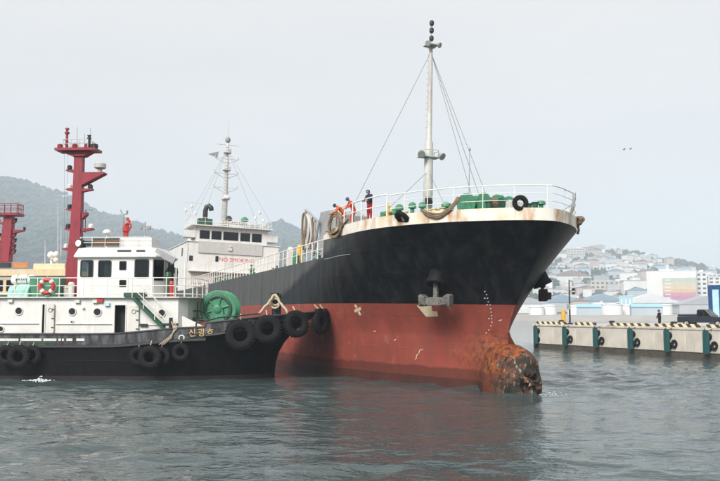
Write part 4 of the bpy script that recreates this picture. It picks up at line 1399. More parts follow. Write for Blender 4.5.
    # funnel aft
    MB().prism([(-2, -1.5), (2, -1.5), (2, 1.5), (-2, 1.5)], (HF - 13.5, 1.0, z1), (1, 0, 0), (0, 1, 0), (0, 0, 3.2)).build('funnel', 'white_old', ship, bevel=.2)
build_house()
for nm_ in ():
    pass

# ================================================================== TUG ALONGSIDE
TUG_LOC, TUG_RZ = Vector((-2.15, 56.2, 0)), R(-3.0)
_tm = Matrix.Translation(TUG_LOC) @ Matrix.Rotation(TUG_RZ, 4, 'Z')
tug = empty('tug_boat', TUG_LOC, TUG_RZ)
tag(tug, 'white and black harbour tug with crimson mast nosing the ship', 'tug boat')
def TP(px, py, y):
    p = hit(_tm, 1, y, px, py)
    return p.x, p.z
THB = 3.9
def tstem(z): return 3.8 * (1 - (max(0, z) / 4.7) ** 2.6)
def tgun(t):
    if t < 7.75: return 4.55 - .78 * (t / 7.75) ** .8
    return 3.02 + .48 * (1 - sstep(7.75, 15, t))
def thalf(t, z):
    k = min(1, max(0, z / 3.2))
    u = min(1, max(0, (t - tstem(z)) / lerp(9.0, 6.0, k)))
    b = lerp(3.45, THB, k) * (1 - (1 - u) ** 2) ** lerp(.75, .48, k)
    if t > 27: b *= 1 - .25 * ((t - 27) / 5) ** 2
    return b
TC = [0, .05, .15, .3, .5, .8, 1.2, 1.7, 2.3, 3, 3.8, 4.7, 5.7, 6.8, 7.74, 7.76, 9.6, 11, 12.5, 14, 16, 18, 20, 22, 24, 26, 28, 29.5, 31, 32]
def tpt(tp, z, s):
    t = tp + tstem(z) * (1 - sstep(2, 8.0, tp))
    return Vector((-t, s * thalf(t, z), z))
def build_tug_hull():
    mb, bw = MB(), MB()
    for s in (-1, 1):
        def strip(b, rows):
            b.grid(rows if s < 0 else [list(reversed(r)) for r in rows])
        mb.cur = 1; strip(mb, [[tpt(c, z, s) for c in TC] for z in (-1.2, -.4, .28)])
        mb.cur = 0; strip(mb, [[tpt(c, .28 + q * (tgun(c) - .78 - .28), s) for c in TC] for q in (0, .2, .4, .6, .8, 1)])
        rows = [[tpt(c, tgun(c) - .78 + q * .78, s) for c in TC] for q in (0, .5, 1)]
        rows += [[Vector((p.x - (.06 if i < 8 else 0), p.y * .975, p.z)) for i, p in enumerate(rows[2])], [Vector((p.x, p.y * .975, p.z)) for p in rows[0]]]
        strip(bw, rows)
    tr = [tpt(32, z, -1) for z in (-1.2, .3, tgun(32))]
    mb.cur = 0
    mb.add(tr + [Vector((p.x, -p.y, p.z)) for p in reversed(tr)], [tuple(range(6))])
    mb.build('hull', ['tug_black', 'tug_boot'], tug, smooth=True)
    b = bw.build('bulwark', 'worn_black', tug)
    cap = MB()
    for s in (-1, 1):
        cap.tube([tpt(c, tgun(c) + .03, s) for c in TC], .06, 6)
        cap.tube([tpt(c, tgun(c) - .80, s) + Vector((0, s * .05, 0)) for c in TC], .12, 6)
    cap.build('rubbing_strake', 'dark', tug)
    MB().grid([[tpt(c, tgun(c) - .8, s) * 1.0 for s in (-.98, .98)] for c in TC]).build('deck', 'deck_green', tug)
    # freeing ports: pale green slots low in the bulwark
    for x0, x1 in ((-2, 18), (20, 41), (43, 56), (58, 60.5), (61.5, 63.5), (66, 72), (76, 84)):
        a = TP(x0, 339, -THB); c = TP(x1, 340.6, -THB)
        t0, t1 = -a[0], -c[0]
        y = -thalf((t0 + t1) / 2, 2.6)
        MB().span((-t0, y - .03, c[1] - .03), (-t1, y + .02, a[1] + .03)).build('freeing_port', 'white_old', tug)
    for x0, x1 in ((-2, 24), (28, 55)):
        a = TP(x0, 341.4, -THB); c = TP(x1, 343.4, -THB)
        y = -thalf(20, 2.4)
        MB().span((a[0], y - .025, c[1]), (c[0], y + .02, a[1])).build('freeing_port', 'dark_green', tug)
    # fairlead hole with white rim and the name
    x, z = TP(181.5, 338, -THB)
    MB().torus((x, -thalf(-x, z) - .02, z), .17, .05, (0, 1, 0), 16, 6).build('fairlead', 'white_old', tug)
    for px, py, ch in ((192.5, 334.6, '신'), (201.5, 333.6, '광'), (210, 332.4, '호')):
        x, z = TP(px, py, -THB)
        t = -x
        z_ = 3.02 + .48 * (1 - sstep(7.75, 15, t)) - .37
        a, b = tpt(t + .25, z_, -1), tpt(t - .25, z_, -1)
        a, b = Vector((-t - .25, -thalf(t + .25, z_), 0)), Vector((-t + .25, -thalf(t - .25, z_), 0))
        ux = (b - a); ux.z = .05; ux.normalize()
        uy = Vector((0, 0, 1)); uy = (uy - ux * uy.dot(ux)).normalized()
        w = ux.cross(uy)
        o_ = (a + b) / 2 + w * .03 + Vector((0, 0, z_))
        text_mesh('name_lettering', ch, .56, 'gold', tug, Matrix(((ux.x, uy.x, w.x, o_.x), (ux.y, uy.y, w.y, o_.y), (ux.z, uy.z, w.z, o_.z), (0, 0, 0, 1))), depth=.02)
build_tug_hull()

def porthole(parent, x, z, y, r=.25):
    f = MB().torus((x, y - .02, z), r + .03, .05, (0, 1, 0), 20, 6).build('porthole', 'white_old', parent)
    MB().lathe([(r, 0), (r, .02)], (x, y - .015, z), 18, (0, -1, 0)).build('pane', 'glass_black', f)
M['glass_black'] = mat('porthole_glass', (0.012, 0.013, 0.015), 0.08, var=.2, spec=.6)

def rail3(parent, pts, levels, mtl, name, posts, hgt, rt=.032, rp=.032):
    mb = MB()
    for lv in levels:
        mb.tube([Vector(p) + Vector((0, 0, lv)) for p in pts], rt, 6)
    ro = mb.build(name, mtl, parent)
    po = None
    for p in posts:
        o = MB().bar((0, 0, 0), (0, 0, hgt), rp, 6).build('stanchion', mtl, ro) if po is None else link_copy(po, ro)
        po = po or o
        o.location = p
    return ro

def build_tug_house():
    Y = -2.95                                                     # near wall of the lower house
    x1 = TP(178, 316, Y)[0]; x0 = -27.5
    z0, z1 = 2.2, TP(90, 298, Y)[1]
    W, H = x1 - x0, z1 - z0
    h = MB()
    def op(px0, px1, py0, py1):
        a, b = TP(px0, py1, Y), TP(px1, py0, Y)
        return (a[0] - x0, b[0] - x0, a[1] - z0, b[1] - z0)
    doors = [op(41.5, 45.5, 304, 333.5), op(114.2, 126, 305, 334)]
    wall_holes(h, (x0, Y, z0), (1, 0, 0), (0, 0, 1), (0, -1, 0), W, H, doors, .08)
    wall_holes(h, (x0, -Y, z0), (1, 0, 0), (0, 0, 1), (0, 1, 0), W, H, [], .08)
    # rounded front
    h.prism([(x1 - .002, Y), (x1 + .45, Y + .75), (x1 + .6, 0), (x1 + .45, -Y - .75), (x1 - .002, -Y)], (0, 0, z0), (1, 0, 0), (0, 1, 0), (0, 0, H))
    h.box((x0 + .04, 0, z0 + H / 2), (.08, -2 * Y - .1, H))
    ho = h.build('deck_house', 'white', tug)
    MB().box(((x0 + x1) / 2, 0, z0 + H / 2), (W - .5, -2 * Y - 1.2, H - .1)).build('interior', 'inside', ho)
    # boat deck slab with overhang
    MB().prism([(x0, Y - .22), (x1 + .1, Y - .22), (x1 + 1.1, Y + .9), (x1 + 1.2, 0), (x1 + 1.1, -Y - .9), (x1 + .1, -Y + .22), (x0, -Y + .22)], (0, 0, z1), (1, 0, 0), (0, 1, 0), (0, 0, .09)).build('boat_deck', 'white_old', tug)
    zb = z1 + .09
    for px, py, r_ in ((19, 311, .23), (72.3, 311.5, .23), (97.5, 312, .24), (162, 313, .22), (1, 329, .17), (72, 322, .07)):
        x, z = TP(px, py, Y)
        porthole(ho, x, z, Y, r_)
    # open door leaves
    for px0, px1, py0, py1 in ((45.8, 54.6, 303.5, 333), (128.2, 139, 306, 333.6)):
        a, b = TP(px0, py1, Y - .1), TP(px1, py0, Y - .1)
        d = MB().prism(rrect(b[0] - a[0], b[1] - a[1], .09), ((a[0] + b[0]) / 2, Y - .07, (a[1] + b[1]) / 2), (1, 0, 0), (0, 0, 1), (0, -.06, 0)).build('door', 'white_old', ho)
        cx, cz = (a[0] + b[0]) / 2, (a[1] + b[1]) / 2
        for k in (-.6, 0, .6):
            MB().box((b[0] - .08, Y - .16, cz + k), (.16, .05, .05)).build('door_dog', 'dark', d)
        MB().torus((cx, Y - .14, cz + .55), .13, .03, (0, 1, 0), 14, 6).build('door_port', 'steel', d)
    for k, (px0, px1, py0, py1) in enumerate(((40.8, 46, 303.4, 334), (113.4, 126.8, 304.2, 334.4))):
        a, b = TP(px0, py1, Y), TP(px1, py0, Y)
        f = MB()
        ring_prism(f, rrect(b[0] - a[0], b[1] - a[1], .1), rrect(b[0] - a[0] - .13, b[1] - a[1] - .13, .06), ((a[0] + b[0]) / 2, Y + .01, (a[1] + b[1]) / 2), (1, 0, 0), (0, 0, 1), (0, -.05, 0))
        f.build('door_frame', 'white_old', ho)
    # rubbing rail along the wall and small fittings
    for px0, px1, py in ((0, 39, 323.6), (56, 112, 324), (140, 158, 324.8)):
        a, b = TP(px0, py, Y), TP(px1, py, Y)
        MB().bar((a[0], Y - .05, a[1]), (b[0], Y - .05, b[1]), .03).build('grab_rail', 'white_old', ho)
    for px, py, m, s in ((100.5, 300.5, 'red', .26), (78, 301.5, 'white_old', .2), (95.5, 301.5, 'white_old', .2), (11, 301, 'white_old', .2), (107.5, 304.4, 'sign_pale', .2), (142, 325, 'dark', .16), (146, 325, 'dark', .16), (83.5, 308, 'white_old', .1)):
        x, z = TP(px, py, Y)
        MB().box((x, Y - .08, z), (s * 1.6, .14, s)).build('wall_fitting', m, ho)
    # stairs from boat deck to main deck, dark green stringers
    a, b = TP(131.5, 298, Y - .35), TP(165.5, 331, Y - .35)
    st = MB()
    for dy in (-.05, -.5):
        st.prism([(a[0], a[1]), (a[0] + .3, a[1]), (b[0] + .25, b[1]), (b[0] - .05, b[1])], (0, Y + dy - .03, 0), (1, 0, 0), (0, 0, 1), (0, -.05, 0))
    so = st.build('stairs', 'dark_green', tug)
    tr = None
    for k in range(9):
        q = (k + .5) / 9
        o = MB().box((0, 0, 0), (.26, .42, .035)).build('tread', 'dark_green', so) if tr is None else link_copy(tr, so)
        tr = tr or o
        o.location = (lerp(a[0] + .15, b[0] + .1, q), Y - .30, lerp(a[1], b[1], q))
    sr = MB()
    for py in (-22, -11):
        p, q = TP(131.5, 298 + py, Y - .6), TP(165.5, 331 + py, Y - .6)
        sr.bar((p[0], Y - .58, p[1]), (q[0], Y - .58, q[1]), .028)
    for q in (0, .33, .66, 1):
        sr.bar((lerp(a[0], b[0], q) + .12, Y - .58, lerp(a[1], b[1], q)), (lerp(a[0], b[0], q) + .12, Y - .58, lerp(a[1], b[1], q) + 1.45), .028)
    sr.build('stair_rail', 'white_rail', so)
    x, z = TP(138, 296, Y - .1)
    MB().span((x - .9, Y - .35, zb), (x + .5, Y + .3, zb + .26)).build('step_box', 'dark_green', tug)
    # boat deck railing
    ry = Y - .16
    zr = TP(40, 278, ry)[1] - zb
    px_posts = [-9, 14.5, 37, 59, 83, 107, 127.5, 153, 166, 174]
    posts = [(TP(p, 298, ry)[0], ry, zb) for p in px_posts]
    xe = TP(174, 298, ry)[0]
    ring = [(x0, ry, zb), (xe, ry, zb), (xe + 1.0, ry + 1.0, zb), (xe + 1.15, 0, zb), (xe + 1.0, -ry - 1.0, zb)]
    rail3(tug, ring, (zr, zr * .58, zr * .15), 'white_rail', 'boat_deck_railing', posts + [(p[0], p[1], p[2]) for p in ring[2:]] + [(xe + 1.08, -1.3, zb), (xe + 1.08, 1.3, zb)], zr)

    # ---------------- wheelhouse
    Yw = -2.1
    wx0, wx1 = TP(77.5, 270, Yw)[0], TP(152.5, 270, Yw)[0]
    wz1 = TP(110, 257.2, Yw)[1]
    WW, WH = wx1 - wx0, wz1 - zb
    w = MB()
    def opw(px0, px1, py0, py1):
        a, b = TP(px0, py1, Yw), TP(px1, py0, Yw)
        return (a[0] - wx0, b[0] - wx0, a[1] - zb, b[1] - zb)
    big = [opw(80.6, 93.2, 260.5, 277), opw(98.4, 111.2, 260.7, 277.2), opw(134.8, 148.8, 259.6, 277.6)]
    small = [opw(119.6, 126.2, 261.4, 269.8), opw(119.6, 126, 280.2, 286.6)]
    wall_holes(w, (wx0, Yw, zb), (1, 0, 0), (0, 0, 1), (0, -1, 0), WW, WH, big + small, .08)
    wall_holes(w, (wx0, -Yw, zb), (1, 0, 0), (0, 0, 1), (0, 1, 0), WW, WH, big, .08)
    wall_holes(w, (wx0, Yw + .001, zb), (0, 1, 0), (0, 0, 1), (-1, 0, 0), -2 * Yw, WH, [(.5, 1.7, big[0][2], big[0][3]), (2.5, 3.7, big[0][2], big[0][3])], .08)
    # faceted front with three windows
    fx = .55
    fr = [(wx1, Yw), (wx1 + fx, Yw + .95), (wx1 + fx, -Yw - .95), (wx1, -Yw)]
    fw = []
    for i in range(3):
        p, q = Vector((*fr[i], zb)), Vector((*fr[i + 1], zb))
        u = (q - p); L = u.length; u.normalize()
        wv = u.cross(Vector((0, 0, 1)))
        hs = [(.1, L - .1, WH * .42, WH * .93)] if i != 1 else [(.08, L / 2 - .05, WH * .42, WH * .93), (L / 2 + .05, L - .08, WH * .42, WH * .93)]
        wall_holes(w, p, u, (0, 0, 1), wv, L, WH, hs, .08)
        fw += [(p + u * ((a + b) / 2) + Vector((0, 0, (c + d) / 2)), u, wv, b - a, d - c) for a, b, c, d in hs]
    wo = w.build('wheelhouse', 'white', tug)
    Z = Vector((0, 0, 1))
    for a, b, c, d in big:
        window(wo, (wx0 + (a + b) / 2, Yw, zb + (c + d) / 2), (1, 0, 0), Z, (0, -1, 0), b - a, d - c, r=.14, fw=.07)
        window(wo, (wx0 + (a + b) / 2, -Yw, zb + (c + d) / 2), (1, 0, 0), Z, (0, 1, 0), b - a, d - c, r=.14, fw=.07)
    for a, b, c, d in small:
        window(wo, (wx0 + (a + b) / 2, Yw, zb + (c + d) / 2), (1, 0, 0), Z, (0, -1, 0), b - a, d - c, 'glass_dark', r=.06)
    for c, u, wv, a, b in fw:
        window(wo, c, u, Z, wv, a, b, r=.08)
    # interior: floor, console, chair, ceiling
    MB().box(((wx0 + wx1) / 2, 0, zb + .05), (WW - .3, -2 * Yw - .3, .06)).build('floor', 'inside', wo)
    MB().box((wx1 - .35, 0, zb + .55), (.7, 3.2, 1.1)).box((wx1 - 1.5, .2, zb + .9), (.5, .5, 1.6)).box((wx0 + .8, .9, zb + .8), (1.2, .8, 1.5)).build('console', 'inside', wo)
    # roof with chamfered eaves
    zt = TP(110, 247.2, Yw)[1]
    rx0, rx1 = wx0 - .2, wx1 + fx + .25
    lo = [(rx0, Yw - .22), (rx1 - .5, Yw - .22), (rx1, Yw + .8), (rx1, -Yw - .8), (rx1 - .5, -Yw + .22), (rx0, -Yw + .22)]
    hi = [(rx0 + .12, Yw + .35), (rx1 - 1.0, Yw + .35), (rx1 - .7, Yw + 1.0), (rx1 - .7, -Yw - 1.0), (rx1 - 1.0, -Yw - .35), (rx0 + .12, -Yw - .35)]
    n = 6
    rf = MB().add([(x, y, wz1) for x, y in lo] + [(x, y, wz1 + .1) for x, y in lo] + [(x, y, zt) for x, y in hi],
                  [tuple(range(n - 1, -1, -1)), tuple(range(2 * n, 3 * n))] + [(k, (k + 1) % n, n + (k + 1) % n, n + k) for k in range(n)] + [(n + k, n + (k + 1) % n, 2 * n + (k + 1) % n, 2 * n + k) for k in range(n)])
    ro = rf.build('roof', 'white', wo)
    # dark slots (grilles) on the roof slope
    for px0, px1 in ((117.5, 131), (136.5, 145)):
        a, b = TP(px0, 251.5, Yw + .05), TP(px1, 251.5, Yw + .05)
        MB().box(((a[0] + b[0]) / 2, Yw + .06, a[1] + .02), (b[0] - a[0], .16, .10), Matrix.Rotation(R(-40), 3, 'X')).build('roof_vent', 'dark', ro)
    # things on the roof
    def box_px(name, px0, px1, py0, py1, y0, y1, m, par=tug, bev=0.0):
        a, b = TP(px0, py1, y0), TP(px1, py0, y0)
        return MB().span((a[0], y0, min(a[1], zt) if par is ro else a[1]), (b[0], y1, b[1])).build(name, m, par, bevel=bev)
    box_px('roof_locker', 120, 152, 237.6, 248.5, Yw + .55, Yw + 2.6, 'white', bev=.03)
    bo = box_px('sign_board', 93, 119, 239, 246.4, Yw + .4, Yw + .5, 'board_brown')
    box_px('sign_frame', 92.4, 119.6, 238.4, 239, Yw + .38, Yw + .52, 'dark', bo)
    x, z = TP(84.5, 243.6, Yw + .5)
    sl = MB().lathe([(.2, -.25), (.30, -.15), (.33, .2), (.30, .24)], (x - .25, Yw + .5, z), 16, (-.3, -1, .05)).box((x + .2, Yw + .6, z), (.6, .4, .34)).bar((x, Yw + .6, zt - .1), (x, Yw + .6, z), .07)
    so_ = sl.build('searchlight', 'dark', tug)
    MB().lathe([(.22, 0), (.24, .02)], (x - .33, Yw + .24, z + .01), 14, (-.3, -1, .05)).build('lens', 'lamp', so_)
    pr = [(TP(p, 247, Yw + .3)[0], Yw + .3, zt - .02) for p in (80, 92, 105, 120, 136, 150)]
    hr = TP(100, 237, Yw + .3)[1] - zt
    rail3(tug, [pr[0], pr[-1]], (hr, hr * .5), 'white_rail', 'roof_railing', pr, hr, .022, .022)
    x, z = TP(107, 233.2, -.5)
    MB().bar((x, -.5, zt - .05), (x, -.5, z), .05).lathe([(.30, 0), (.30, .06), (.26, .16), (.14, .25), (.02, .28)], (x, -.5, z), 16).build('satellite_dome', 'white', tug)
    x, z = TP(127.5, 237, -1.0)
    fm = MB().bar((x - .1, -1, zt), (x - .1, -1, z + .5), .16).lathe([(.25, 0), (.25, .3)], (x - .1, -1, z + .4), 12).torus((x + .05, -1.1, z + .75), .22, .06, (0, 1, 0)).tube([(x - .1, -1, z + .6), (x + .1, -1, z + 1.1), (x - .05, -1, z + 1.35)], .1, 8)
    fm.build('fire_monitor', 'red', tug)
    x, z = TP(123.5, 214, -1.0)
    wm = MB().bar((x, -1, zt), (x, -1, z), .05).tube([(x - .22, -1, z + .3), (x - .12, -1, z + .05), (x, -1, z - .05), (x + .25, -1, z + .0)], .05, 6).lathe([(.07, 0), (.09, .2), (.02, .3)], (x + .25, -1, z), 8)
    wm.build('wind_vane_post', 'steel', tug)
    x, z = TP(145, 229, -1.0)
    MB().bar((x, -1, zt), (x, -1, z + .5), .05).bar((x - .35, -1, z), (x + .4, -1, z), .04).box((x + .3, -1, z + .12), (.22, .22, .2)).box((x - .3, -1, z + .1), (.18, .18, .18)).build('aerial_post', 'steel', tug)
    # floodlight bank leaning off the front of the roof
    x, z = TP(165, 256, Yw + .2)
    MB().box((x, Yw + .3, z), (1.5, .3, .42), Matrix.Rotation(R(28), 3, 'Y')).build('flood_light_bank', 'steel', tug)
    x2 = TP(158, 251, Yw + .4)
    MB().bar((rx1 - .4, Yw + .6, wz1 + .1), (x, Yw + .4, z), .06).build('flood_light_bracket', 'dark', tug)
    # red fire equipment and gear on the fore end of the boat deck
    for px, py0, py1, m, w_ in ((171.5, 281, 297, 'red', .34), (168, 272, 281, 'dark_green', .4), (176, 268, 284, 'dark', .22), (66, 286, 297.6, 'white_old', .36), (71, 282, 297.6, 'white_old', .4)):
        a, b = TP(px, py1, -1.6), TP(px, py0, -1.6)
        MB().lathe([(w_ * .5, 0), (w_ * .5, (b[1] - zb) * .8), (w_ * .62, (b[1] - zb) * .82), (w_ * .4, b[1] - zb)], (a[0], -1.6, zb), 12).build('deck_fitting', m, tug)
    # tall pole at the house corner and small mast on it
    x, _ = TP(184.5, 290, -2.2)
    MB().bar((x, -2.2, 2.4), (x, -2.2, TP(184, 262, -2.2)[1]), .05).bar((x - .6, -2.2, 3.6), (x - .6, -2.2, TP(180, 262, -2.2)[1]), .035).bar((x - .6, -2.2, 6.2), (x, -2.2, 6.2), .03).bar((x - .6, -2.2, 5.0), (x, -2.2, 5.0), .03).build('ladder_frame', 'white_rail', tug)
    # cleat with ropes at the foot of the stairs
    x, z = TP(170.5, 326, -3.6)
    bt = MB().bar((x, -3.55, 2.3), (x, -3.55, z + .55), .13, 10).bar((x - .55, -3.55, z + .1), (x + .5, -3.55, z + .1), .09, 8)
    bt.build('mooring_bitt', 'dark', tug)
    # white swoop of the house front down to the deck
    a = TP(179, 302, Y)
    MB().prism([(x1 + .2, z1 - 1.2), (x1 + .2, 2.3), (x1 + 3.0, 2.5), (x1 + 2.4, 3.2)], (0, Y + .3, 0), (1, 0, 0), (0, 0, 1), (0, .08, 0)).build('breakwater_plate', 'white', tug)
    return zb, zt
TZB, TZT = build_tug_house()

def build_red_mast():
    yb = .3
    pts = [(72.5, 296), (73.5, 268), (76, 240), (78, 200), (79.3, 165), (79.6, 150)]
    wid = [.46, .43, .39, .33, .31, .31]
    P = [TP(x, y, yb) for x, y in pts]
    mb = MB()
    rows = []
    for (x, z), w in zip(P, wid):
        rows.append([Vector((x + a * w, yb + b * w * .8, z)) for a, b in ((-1, -1), (1, -1), (1, 1), (-1, 1), (-1, -1))])
    mb.grid(rows)
    base = P[0]
    m = mb.build('crimson_mast', 'mast_red', tug)
    m['label'] = 'tall crimson box mast with stepped light brackets'
    def bracket(px, py, pxe, thick=.09, deep=.45, root=.24):
        a, b = TP(px, py, yb), TP(pxe, py, yb)
        o = MB().prism([(a[0], a[1]), (b[0], a[1]), (b[0], a[1] - thick), (a[0], a[1] - root)], (0, yb - deep / 2, 0), (1, 0, 0), (0, 0, 1), (0, deep, 0)).build('bracket', 'mast_red', m)
        return b, o
    # top platform
    a, b = TP(58.5, 149.6, yb), TP(98.5, 151.6, yb)
    tp = MB().span((a[0], yb - .7, b[1]), (b[0], yb + .7, a[1]))
    c0, c1 = TP(74, 157, yb), TP(85, 157, yb)
    tp.prism([(TP(62, 151.6, yb)[0], b[1]), (TP(94, 151.6, yb)[0], b[1]), (c1[0], c1[1]), (c0[0], c0[1])], (0, yb - .35, 0), (1, 0, 0), (0, 0, 1), (0, .7, 0))
    po = tp.build('mast_platform', 'mast_red', m)
    x0_, x1_ = TP(66.5, 150, yb)[0], TP(91, 150, yb)[0]
    zt = a[1]
    hr = TP(80, 141, yb)[1] - zt
    rr = [(x0_, yb - .62, zt), (x1_, yb - .62, zt), (x1_, yb + .62, zt), (x0_, yb + .62, zt)]
    mb = MB()
    for lv in (hr, hr * .5):
        mb.tube([(p[0], p[1], p[2] + lv) for p in rr], .022, 5, True)
    for i in range(4):
        p, q = Vector(rr[i]), Vector(rr[(i + 1) % 4])
        for k in range(3):
            s = p.lerp(q, k / 3)
            mb.bar(s, s + Vector((0, 0, hr)), .022, 5)
    mb.build('platform_rail', 'grey_rail', po)
    for px, pyt, m_ in ((68.3, 129, 'dark'), (90.5, 136, 'dark')):
        p, q = TP(px, 150, yb), TP(px, pyt, yb)
        h = q[1] - p[1]
        MB().lathe([(.11, 0), (.09, h * .7), (.17, h * .72), (.17, h * .8), (.09, h * .83), (.09, h * .92), (.16, h * .94), (.13, h)], (p[0], yb - .3, p[1]), 10).build('mast_light', 'dark' if px > 80 else 'mast_red', po)
    for px, py, s in ((61.5, 147.5, .22), (95.5, 147.6, .26), (76, 147.6, .2), (88, 147.4, .2)):
        p = TP(px, py, yb)
        MB().lathe([(s * .6, 0), (s, .08), (s, .3), (s * .5, .36)], (p[0], yb - .2, zt), 10).build('horn_lamp', 'mast_red' if px < 90 else 'dark', po)
    # aerials
    for px, pyt in ((75.5, 126), (89, 127), (83, 133)):
        p, q = TP(px, 150, yb), TP(px, pyt, yb)
        MB().bar((p[0], yb + .3, p[1]), (q[0], yb + .3, q[1]), .015, 4).build('whip_aerial', 'wire', po)
    # stepped brackets with lamps
    for px, py, pxe, lamp in ((75, 170, 67, 'dark'), (75, 189, 67, 'lamp'), (82.5, 189, 93, 'lamp_dark'), (74, 209, 67, 'dark'), (74, 228.5, 65.5, 'dark'), (83, 228.5, 93.5, 'lamp'), (72, 248.5, 63.5, 'lamp')):
        b_, o = bracket(px, py, pxe)
        s = 1 if pxe > px else -1
        c = (b_[0] - s * .2, yb, b_[1])
        MB().lathe([(.13, 0), (.18, .05), (.18, .26), (.10, .34)], c, 10).build('mast_lamp', 'lamp' if lamp == 'lamp' else 'dark', o)
    # radar arm
    b_, o = bracket(83.5, 173, 105.5, .10, .7, .95)
    p = TP(100, 172.6, yb)
    MB().bar((p[0], yb, p[1]), (p[0], yb, p[1] + .3), .16, 8).lathe([(.30, .28), (.42, .34), (.43, .62), (.36, .70)], (p[0], yb, p[1]), 18).build('radar_dome', 'panel_grey', o)
    b_, o = bracket(83, 212.5, 87.5, .2, .5, .5)
    p, q = TP(86.5, 222, yb), TP(90, 210.5, yb)
    MB().tube([(p[0], yb - .2, p[1] - .8), (p[0], yb - .2, q[1]), (p[0] + .5, yb - .2, q[1])], .03, 5).build('lamp_hook', 'dark', o)
    # thin halyards down to the deck
    for px in (64.5, 67.5):
        p, q = TP(px, 150, yb - .3), TP(px, 246, yb - .3)
        MB().bar((p[0], yb - .3, p[1]), (q[0], yb - .3, q[1]), .01, 4).build('halyard', 'wire', m)
    # crosspiece at the foot
    MB().box((base[0], yb, TZB + .6), (1.5, 1.3, 1.4)).build('mast_foot', 'mast_red', m)
build_red_mast()

def build_tow_winch():
    p = TP(220.5, 309, 0)
    x, z = p
    zd = tgun(-x) - .8
    w = MB()
    for y in (-.95, .95):
        w.prism([(-.75, zd - z), (.75, zd - z), (.32, .12), (-.32, .12)], (x, y - .05, z), (1, 0, 0), (0, 0, 1), (0, .1, 0))
    w.box((x, 0, zd + .1), (2.2, 2.2, .2))
    wo = w.build('towing_winch', 'mach_green', tug)
    wo['label'] = 'big green towing winch on the foredeck'
    for y in (-.80, .68):
        d = MB().lathe([(.35, 0), (1.22, 0), (1.30, .05), (1.22, .1), (.35, .1)], (x, y, z), 32, (0, 1, 0))
        d.build('drum_flange', 'mach_green', wo)
    MB().lathe([(.5, -.7), (.5, .68)], (x, 0, z), 20, (0, 1, 0)).lathe([(.85, -.68), (.92, -.4), (.9, .3), (.84, .66)], (x, 0, z), 24, (0, 1, 0)).build('rope_turns', 'rope_pale', wo)
    MB().torus((x, -.86, z), .88, .12, (0, 1, 0), 28, 8, .5).build('brake_band', 'dark_green', wo)
    sp = MB()
    for k in range(6):
        a = k * math.pi / 3 + .3
        sp.bar((x, -.84, z), (x + .95 * math.cos(a), -.84, z + .95 * math.sin(a)), .07)
    sp.lathe([(.28, 0), (.28, .25), (.14, .3)], (x, -.82, z), 16, (0, -1, 0))
    sp.build('hub_spokes', 'mach_green', wo)
    MB().box((x - 1.5, -.3, zd + .55), (.7, 1.2, 1.1)).lathe([(.28, 0), (.28, .8)], (x - 1.5, -1.2, zd + .9), 14, (0, 1, 0)).build('gear_box', 'dark_green', wo)
    MB().bar((x - 1.35, -1.1, zd), (x - 1.35, -1.1, zd + 2.2), .05).bar((x - 1.8, -1.1, zd + 1.6), (x - .9, -1.1, zd + 1.6), .045).bar((x - 1.8, -1.1, zd + 1.0), (x - .9, -1.1, zd + 1.0), .045).build('brake_stand', 'dark_green', wo)
    # rust red windlass base and pale fitting abaft the winch
    a = TP(196, 322, -1.2)
    MB().box((a[0], -.6, zd + .45), (1.6, 1.4, .9)).build('pump_box', 'deck_red', tug, bevel=.05)
    a = TP(186, 320, -1.6)
    MB().lathe([(.26, 0), (.22, .4), (.34, .55), (.34, .8), (.2, .9)], (a[0], -1.6, zd), 12).build('mushroom_vent', 'white_old', tug)
    # bow staple with crossed ropes
    x, z = TP(275, 307, -.6)
    zd2 = tgun(-x) - .8
    b = MB().bar((x, -.6, zd2), (x, -.6, z + .9), .22, 12).bar((x, .8, zd2), (x, .8, z + .9), .22, 12).bar((x - .2, -.6, z + .25), (x + .2, .8, z + .25), .16, 10)
    b.lathe([(.3, 0), (.3, .12)], (x, -.6, z + .85), 12)
    b.build('towing_bitts', 'dark', tug)
    # fore rail bar over the bow bulwark
    MB().tube([tpt(c, tgun(c) + .28, -1) for c in (8.4, 6.8, 5.7, 4.7, 3.8)], .05, 6).bar(tpt(8.4, tgun(8.4), -1), tpt(8.4, tgun(8.1) + .0, -1) + Vector((0, 0, .28)), .05).build('bow_guard_bar', 'dark', tug)
build_tow_winch()

# ---- tyre fenders hung round the tug
def make_tyre():
    mb = MB()
    n = 30
    prof = [(.46, -.20), (.50, -.26), (.80, -.28), (.93, -.22), (.97, -.12), (.97, .12), (.93, .22), (.80, .28), (.50, .26), (.46, .20)]
    rows = []
    for r_, y in prof + [prof[0]]:
        rows.append([Vector((r_ * math.cos(2 * math.pi * k / n), y, r_ * math.sin(2 * math.pi * k / n))) for k in range(n + 1)])
    mb.grid(rows)
    o = mb.build('tyre_fender', 'rubber', smooth=True)
    tr = MB()
    for k in range(26):
        a = 2 * math.pi * k / 26
        rot = Matrix.Rotation(-a, 3, 'Y')
        for s in (-1, 1):
            tr.box(rot @ Vector((.975, s * .115, 0)), (.07, .20, .13), rot @ Matrix.Rotation(.35 * s, 3, 'X'))
    tr.build('tread', 'rubber', o)
    ch = MB()
    ch.tube([(0, .05, .52), (0, -.02, .8), (0, .12, 1.05), (0, .4, 1.35)], .045, 6)
    ch.build('lashing', 'rope_pale', o)
    return o
tyre0 = make_tyre()
_first = [True]
